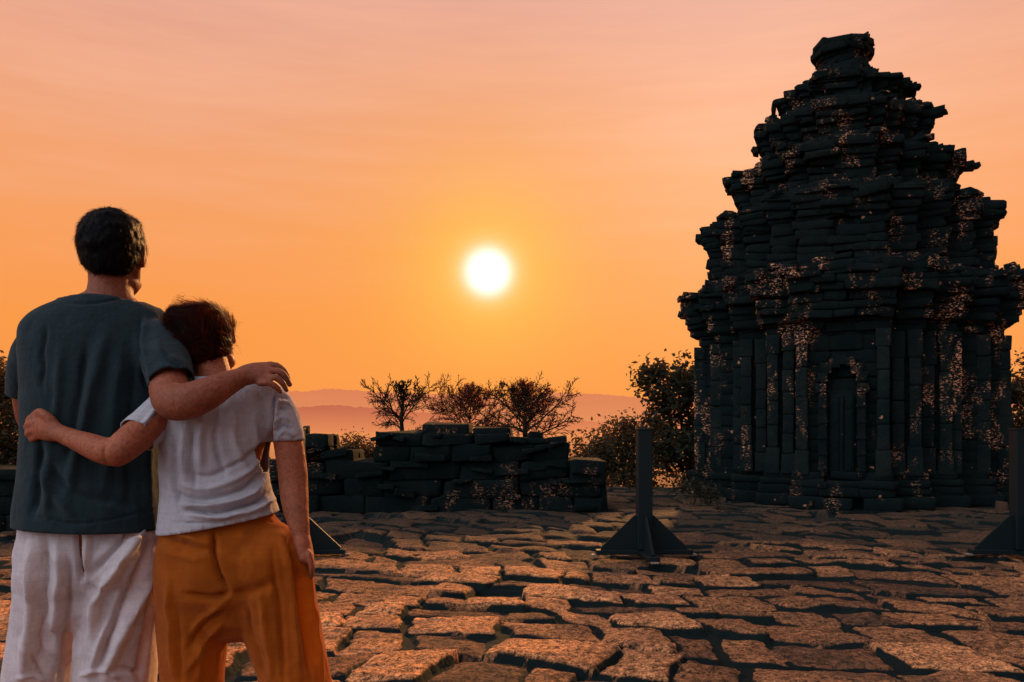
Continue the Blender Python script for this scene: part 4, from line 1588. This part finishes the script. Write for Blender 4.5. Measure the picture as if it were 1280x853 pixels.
for pts in ([(118, 474, 2.43, .009), (128, 462, 2.45, .009), (128, 454, 2.44, .008)], [(116, 470, 2.43, .009), (124, 456, 2.45, .009), (124, 448, 2.44, .008)], [(113, 468, 2.43, .009), (119, 453, 2.45, .009), (118, 445, 2.44, .008)], [(110, 468, 2.43, .008), (113, 455, 2.45, .008), (112, 448, 2.44, .007)], [(120, 482, 2.42, .010), (130, 478, 2.42, .010), (136, 472, 2.42, .008)]):
    body += [tb(pts, n=8)]
for gx_, lst in ((38, gl), (140, gr)):
    body += [tb([(a[0], a[1], a[2], a[3] * q, a[3] * q) for a, q in zip(lst, (.76, .72, .66, .60, .55, .42, .42))], n=16)]
fs, ss = foot(40, YM, (-.25, 1))
f2, s2 = foot(138, YM, (.15, 1))
body += fs + f2
V, Q = remesh(body, .0032, 5)
V = wrinkle(V, Q, .0007, (45, 45, 45), 131)
V = pit(V, Q, pits, .014, .012)
mesh_np('body', V, Q, M_SKIN, rm, loc=LM)
for e in eyes:
    mesh_np('eye', *e, M_EYE, rm, loc=LM)
for s_ in ss, s2:
    mesh_np('shoe', *s_[0], M_SHOE, rm, loc=LM)
E = lambda p, rad: ellipsoid(g(*p), A, rad, 24, 16)
hv, hq = remesh([E((0, -.012, .026), (.081, .098, .086)), E((0, -.042, -.012), (.070, .060, .058)), E((0, -.060, -.030), (.050, .040, .036)), E((0, .05, .075), (.062, .045, .034)),
                 E((.066, .020, .008), (.016, .024, .036)), E((-.066, .020, .008), (.018, .026, .040))], .0045, 3)
hv = wrinkle(hv, hq, .0028, (30, 30, 26), 81)
hv = wrinkle(hv, hq, .0020, (95, 95, 80), 82)
rr = np.random.default_rng(5)
crown = g(0, -.03, .11)
st_ = strands(hv, hq, 9000, .015, .0011, rr, lambda p: (p - crown) + np.array([.02, 0, -.05]), .30, seg=3, bend=.22)
mesh_np('hair', *both((hv, hq), st_), M_HAIRM, rm, loc=LM)

# ---- the woman
YW_ = 2.08
LWm = (float(P(300, 700, YW_)[0]), YW_, 0.0)
rw = thing('person', 'dark-haired woman in pale grey T-shirt and ochre trousers, leaning on the man', 'person', LWm)
W_T = [(466, 246, 294, .045, .01), (474, 234, 316, .058), (483, 220, 338, .074), (495, 208, 350, .090), (520, 204, 347, .106), (555, 205, 337, .112), (590, 206, 334, .110), (615, 206, 338, .113), (640, 205, 347, .124), (690, 200, 360, .136)]
wr = [(332, 497, 2.08, .048), (346, 510, 2.08, .047), (355, 530, 2.08, .0455), (361, 551, 2.08, .0430), (364, 570, 2.08, .043)]
wlf = [(222, 500, 2.07, .050), (206, 514, 2.04, .049), (189, 529, 1.99, .0465), (172, 543, 1.945, .0445), (158, 556, 1.92, .043)]
sh = [tube(secs(W_T, YW_), n=40, side=SIDE, flat=True, e=2.2), tb(wr, n=24), tb(wlf, n=24)]
V, Q = remesh(sh, .0045, 9)
V, Q = cut(V, Q, P(276, 652, YW_), (.17, .05, -1))
V, Q = cut(V, Q, P(360, 551, 2.08), np.array(P(364, 570, 2.08)) - P(355, 530, 2.08) + np.array([-.012, 0, 0]), .085, P(362, 560, 2.08))
V, Q = cut(V, Q, P(171, 543, 1.945), np.array(P(158, 556, 1.92)) - P(189, 529, 1.99), .085, P(166, 550, 1.93))
V, Q = cut(V, Q, P(270, 474, YW_ - .05), (.0, .4, 1), .10, P(268, 452, YW_))
V = wrinkle(V, Q, .0030, (8, 8, 4.5), 91)
V = wrinkle(V, Q, .0011, (30, 30, 18), 92)
FW = [([(347, 622), (318, 640), (280, 648), (236, 646)], 3.0, .008), ([(344, 612), (315, 630), (275, 640), (225, 640)], 2.8, -.008), ([(338, 596), (308, 622), (262, 634), (215, 630)], 4.0, .007),
      ([(336, 585), (302, 612), (255, 624), (212, 616)], 3.2, -.007), ([(330, 570), (300, 596), (262, 612), (222, 604)], 5, .005), ([(332, 555), (296, 580), (262, 596), (232, 590)], 4, -.004),
      ([(258, 505), (250, 545), (252, 590)], 6, .005), ([(274, 505), (270, 550), (282, 600)], 5, -.004), ([(292, 510), (294, 550), (308, 590)], 6, .005), ([(232, 520), (228, 560), (232, 610)], 6, .005), ([(216, 545), (218, 590), (224, 640)], 4, -.006),
      ([(240, 530), (240, 570), (246, 615)], 4, -.004), ([(318, 520), (320, 550), (330, 585)], 5, .004),
      ([(347, 487), (342, 510), (339, 540), (341, 556)], 2.0, -.007), ([(350, 490), (346, 515), (344, 545)], 2.6, .005), ([(346, 500), (354, 497), (362, 500)], 1.8, -.004), ([(345, 506), (354, 504), (364, 508)], 1.8, .004), ([(344, 513), (352, 512), (360, 514)], 1.8, -.004),
      ([(343, 530), (352, 522), (362, 528)], 2.2, .004), ([(343, 540), (354, 533), (366, 540)], 2, -.004), ([(346, 548), (356, 540), (368, 548)], 2, .003),
      ([(210, 500), (198, 520), (192, 545)], 2.2, -.006), ([(206, 505), (188, 520), (172, 535)], 3.5, .004), ([(200, 520), (188, 532), (178, 545)], 2.5, -.004),
      ([(207, 653), (245, 656), (290, 649), (346, 628)], 1.3, -.0028), ([(341, 553), (360, 551), (377, 545)], 1.2, -.002), ([(158, 530), (170, 538), (186, 548)], 1.2, -.002)]
V = crease(V, Q, .0045, (7, 7, 4.5), 93)
V = folds(V, Q, FW, 13)
o = mesh_np('t_shirt', V, Q, M_SHIRTW, rw, loc=LWm)
md = o.modifiers.new('cloth', 'SOLIDIFY'); md.thickness = .003; md.offset = -1

pt = [tube(secs([(618, 216, 330, .085), (645, 215, 340, .094), (665, 205, 359, .114), (690, 200, 377, .130), (715, 199, 387, .130), (738, 199, 391, .122), (755, 200, 393, .10)], YW_), n=40, side=SIDE, flat=True, e=2.2)]
gl = [(245, 700, 2.08, .095, .120), (243, 742, 2.08, .093, .116), (242, 790, 2.08, .087, .108), (241, 853, 2.08, .0775, .098), (240, 960, 2.08, .078, .092), (239, 1075, 2.08, .080, .09), (239, 1118, 2.08, .081, .09)]
gr = [(338, 700, 2.08, .100, .122), (342, 742, 2.08, .107, .118), (353, 790, 2.08, .101, .108), (368, 853, 2.08, .091, .102), (388, 960, 2.08, .093, .098), (402, 1075, 2.08, .097, .096), (408, 1118, 2.08, .098, .096)]
pt += [tb(gl, n=28, flat=True, side=SIDE), tb(gr, n=28, flat=True, side=SIDE)]
pt += [ellipsoid(P(247, 708, 2.045), np.eye(3), (.088, .098, .085)), ellipsoid(P(330, 704, 2.05), np.eye(3), (.10, .098, .088))]
V, Q = remesh(pt, .005, 7)
V, Q = cut(V, Q, np.array([0, 0, 1.035]), (0, 0, 1))
V, Q = cut(V, Q, np.array([0, 0, .045]), (0, 0, -1))
V = wrinkle(V, Q, .0026, (9, 9, 3.2), 95)
V = wrinkle(V, Q, .0012, (36, 36, 14), 96)
V = crease(V, Q, .0045, (7, 7, 2.4), 97)
V = folds(V, Q, [([(265, 660), (267, 690), (275, 718), (286, 740)], 3.2, -.012), ([(210, 672), (235, 682), (262, 690)], 5, -.004), ([(206, 664), (232, 672), (258, 684)], 4, .005), ([(205, 690), (230, 696), (258, 700)], 5, .003),
                 ([(286, 742), (262, 748), (230, 742)], 5, -.010), ([(288, 742), (315, 740), (345, 728)], 7, -.006), ([(284, 750), (262, 765), (240, 790)], 4, .005), ([(280, 762), (256, 780), (235, 812)], 4, -.005), ([(281, 780), (255, 802), (232, 840)], 4, .005),
                 ([(372, 680), (385, 740), (394, 800), (402, 853)], 5, .008), ([(362, 672), (374, 730), (382, 800), (388, 853)], 4, -.008), ([(350, 664), (362, 720), (368, 790), (374, 853)], 5, .007), ([(340, 690), (348, 740), (352, 800), (356, 853)], 4.5, -.006),
                 ([(325, 740), (332, 790), (340, 850)], 5, .005), ([(306, 750), (316, 800), (330, 853)], 4, -.005), ([(208, 720), (212, 780), (216, 850)], 5, .005), ([(222, 760), (224, 810), (226, 853)], 4, -.004), ([(250, 800), (248, 830), (246, 853)], 4, .004)], 17)
mesh_np('trousers', V, Q, M_PANTW, rw, loc=LWm)

HWc = P(254, 423, 2.12)
hp, eyes, pits, g, A = head_parts(HWc, (-.48, 1, .0), (-.36, -.03, .93), .93)
body = hp
body += [tb([(272, 505, 2.085, .060, .060), (270, 482, 2.085, .050, .052), (266, 462, 2.095, .043, .047), (261, 444, 2.11, .042, .047), (257, 430, 2.12, .04, .045)], n=18, side=SIDE)]
body += [tube(secs([(468, 256, 286, .034, .01), (476, 240, 310, .046), (486, 224, 332, .060), (500, 214, 340, .074), (525, 212, 338, .088), (560, 214, 328, .082), (600, 216, 322, .074), (650, 216, 334, .076), (700, 212, 368, .105), (745, 212, 380, .10)], YW_), n=28, side=SIDE, flat=True)]
body += [tb([(330, 502, 2.08, .038), (345, 515, 2.08, .037), (355, 535, 2.08, .0365), (361, 556, 2.08, .0375), (365, 585, 2.075, .0375), (367, 605, 2.07, .0365), (369, 630, 2.055, .0340), (373, 653, 2.04, .0275), (377, 671, 2.035, .0215, .024)], n=20)]
body += [tb([(376, 668, 2.035, .022, .024), (379, 682, 2.033, .0215, .033), (383, 697, 2.03, .0185, .035)], n=16)]
for pts in ([(386, 692, 2.005, .0088), (389, 706, 2.005, .0085), (389, 716, 2.010, .0068)], [(387, 694, 2.022, .0092), (390, 709, 2.022, .0088), (389, 721, 2.026, .0070)], [(386, 694, 2.040, .0092), (389, 708, 2.040, .0088), (387, 720, 2.043, .0070)],
            [(385, 692, 2.057, .0088), (387, 705, 2.057, .0084), (385, 716, 2.058, .0068)], [(380, 684, 2.062, .0105), (380, 695, 2.075, .0100), (380, 704, 2.08, .0080)]):
    body += [tb(pts, n=10)]
body += [tb([(224, 504, 2.06, .042), (205, 517, 2.02, .041), (184, 535, 1.965, .0405), (168, 548, 1.93, .0395), (158, 556, 1.910, .0385), (147, 564, 1.902, .0360), (132, 564, 1.904, .0335), (110, 556, 1.918, .0290), (90, 548, 1.93, .0240), (74, 541, 1.942, .0205, .019)], n=20)]
body += [ellipsoid(P(146, 566, 1.903), np.eye(3), (.034, .034, .034))]
body += [tube([(P(76, 542, 1.942), .021, .018), (P(64, 538, 1.95), .029, .019), (P(52, 533, 1.958), .034, .019), (P(46, 532, 1.966), .031, .016)], n=16, side=(0, 0, 1))]
for pts in ([(49, 521, 1.958, .0105), (40, 523, 1.966, .0105), (37, 527, 1.988, .0095), (44, 529, 2.008, .009)], [(46, 529, 1.954, .0108), (37, 531, 1.963, .0106), (35, 535, 1.988, .0096), (43, 536, 2.008, .009)],
            [(46, 537, 1.955, .0104), (38, 540, 1.964, .0102), (36, 543, 1.988, .0092), (44, 543, 2.006, .009)], [(49, 545, 1.960, .0095), (42, 548, 1.968, .0092), (41, 550, 1.99, .0085), (47, 550, 2.004, .008)],
            [(68, 530, 1.948, .0125), (59, 521, 1.945, .0125), (50, 516, 1.952, .0115), (44, 518, 1.964, .0095)]):
    body += [tb(pts, n=10)]
for lst in (gl, gr):
    body += [tb([(a[0], a[1], a[2], a[3] * q, a[3] * q) for a, q in zip(lst, (.80, .74, .68, .60, .52, .40, .40))], n=16)]
fs, ss = foot(239, YW_, (-.1, 1), .235)
f2, s2 = foot(406, YW_, (.3, 1), .235)
body += fs + f2
V, Q = remesh(body, .0032, 5)
V = wrinkle(V, Q, .0007, (45, 45, 45), 131)
V = pit(V, Q, pits, .013, .011)
mesh_np('body', V, Q, M_SKINW, rw, loc=LWm)
for e in eyes:
    mesh_np('eye', *e, M_EYE, rw, loc=LWm)
for s_ in ss, s2:
    mesh_np('shoe', *s_[0], M_SHOE, rw, loc=LWm)
E = lambda p, rad: ellipsoid(g(*p), A, np.array(rad), 24, 16)
bun = P(228, 399, 2.075)
hv, hq = remesh([E((0, -.012, .012), (.077, .091, .080)), E((-.004, -.040, -.024), (.064, .056, .054)), ellipsoid(bun, np.eye(3), (.040, .038, .031)), ellipsoid(P(250, 394, 2.10), np.eye(3), (.034, .035, .020)),
                 ellipsoid(P(258, 447, 2.09), np.eye(3), (.030, .026, .022)), E((.060, .030, .020), (.020, .030, .030))], .0045, 4)
ang_ = np.arctan2(hv[:, 2] - bun[2], hv[:, 0] - bun[0])
hn = vnormals(hv, hq)
hv = hv + hn * (.0022 * np.sin(ang_ * 26 + 3 * fbm(hv * 18, 2, 5)))[:, None]
hv = wrinkle(hv, hq, .0018, (26, 26, 26), 101)
rr = np.random.default_rng(15)
flow = lambda p: (bun - p) + .02 * np.sin(p * 60)
st_ = strands(hv, hq, 7000, .085, .0018, rr, flow, .015, seg=6, bend=.045)
loose_ = strands(hv, hq, 90, .050, .0011, rr, lambda p: np.array([.8, .2, -.5]) + 0 * p, .7, seg=7, bend=.30, sel=lambda V_, N_: (V_[:, 0] > HWc[0] - .01) & (N_[:, 0] > .1))
loose2 = strands(hv, hq, 45, .040, .0010, rr, lambda p: np.array([.5, 0, .3]) + 0 * p, .6, seg=7, bend=.35, sel=lambda V_, N_: N_[:, 2] > .3)
mesh_np('hair', *both(both(both((hv, hq), st_), loose_), loose2), M_HAIRW, rw, loc=LWm)
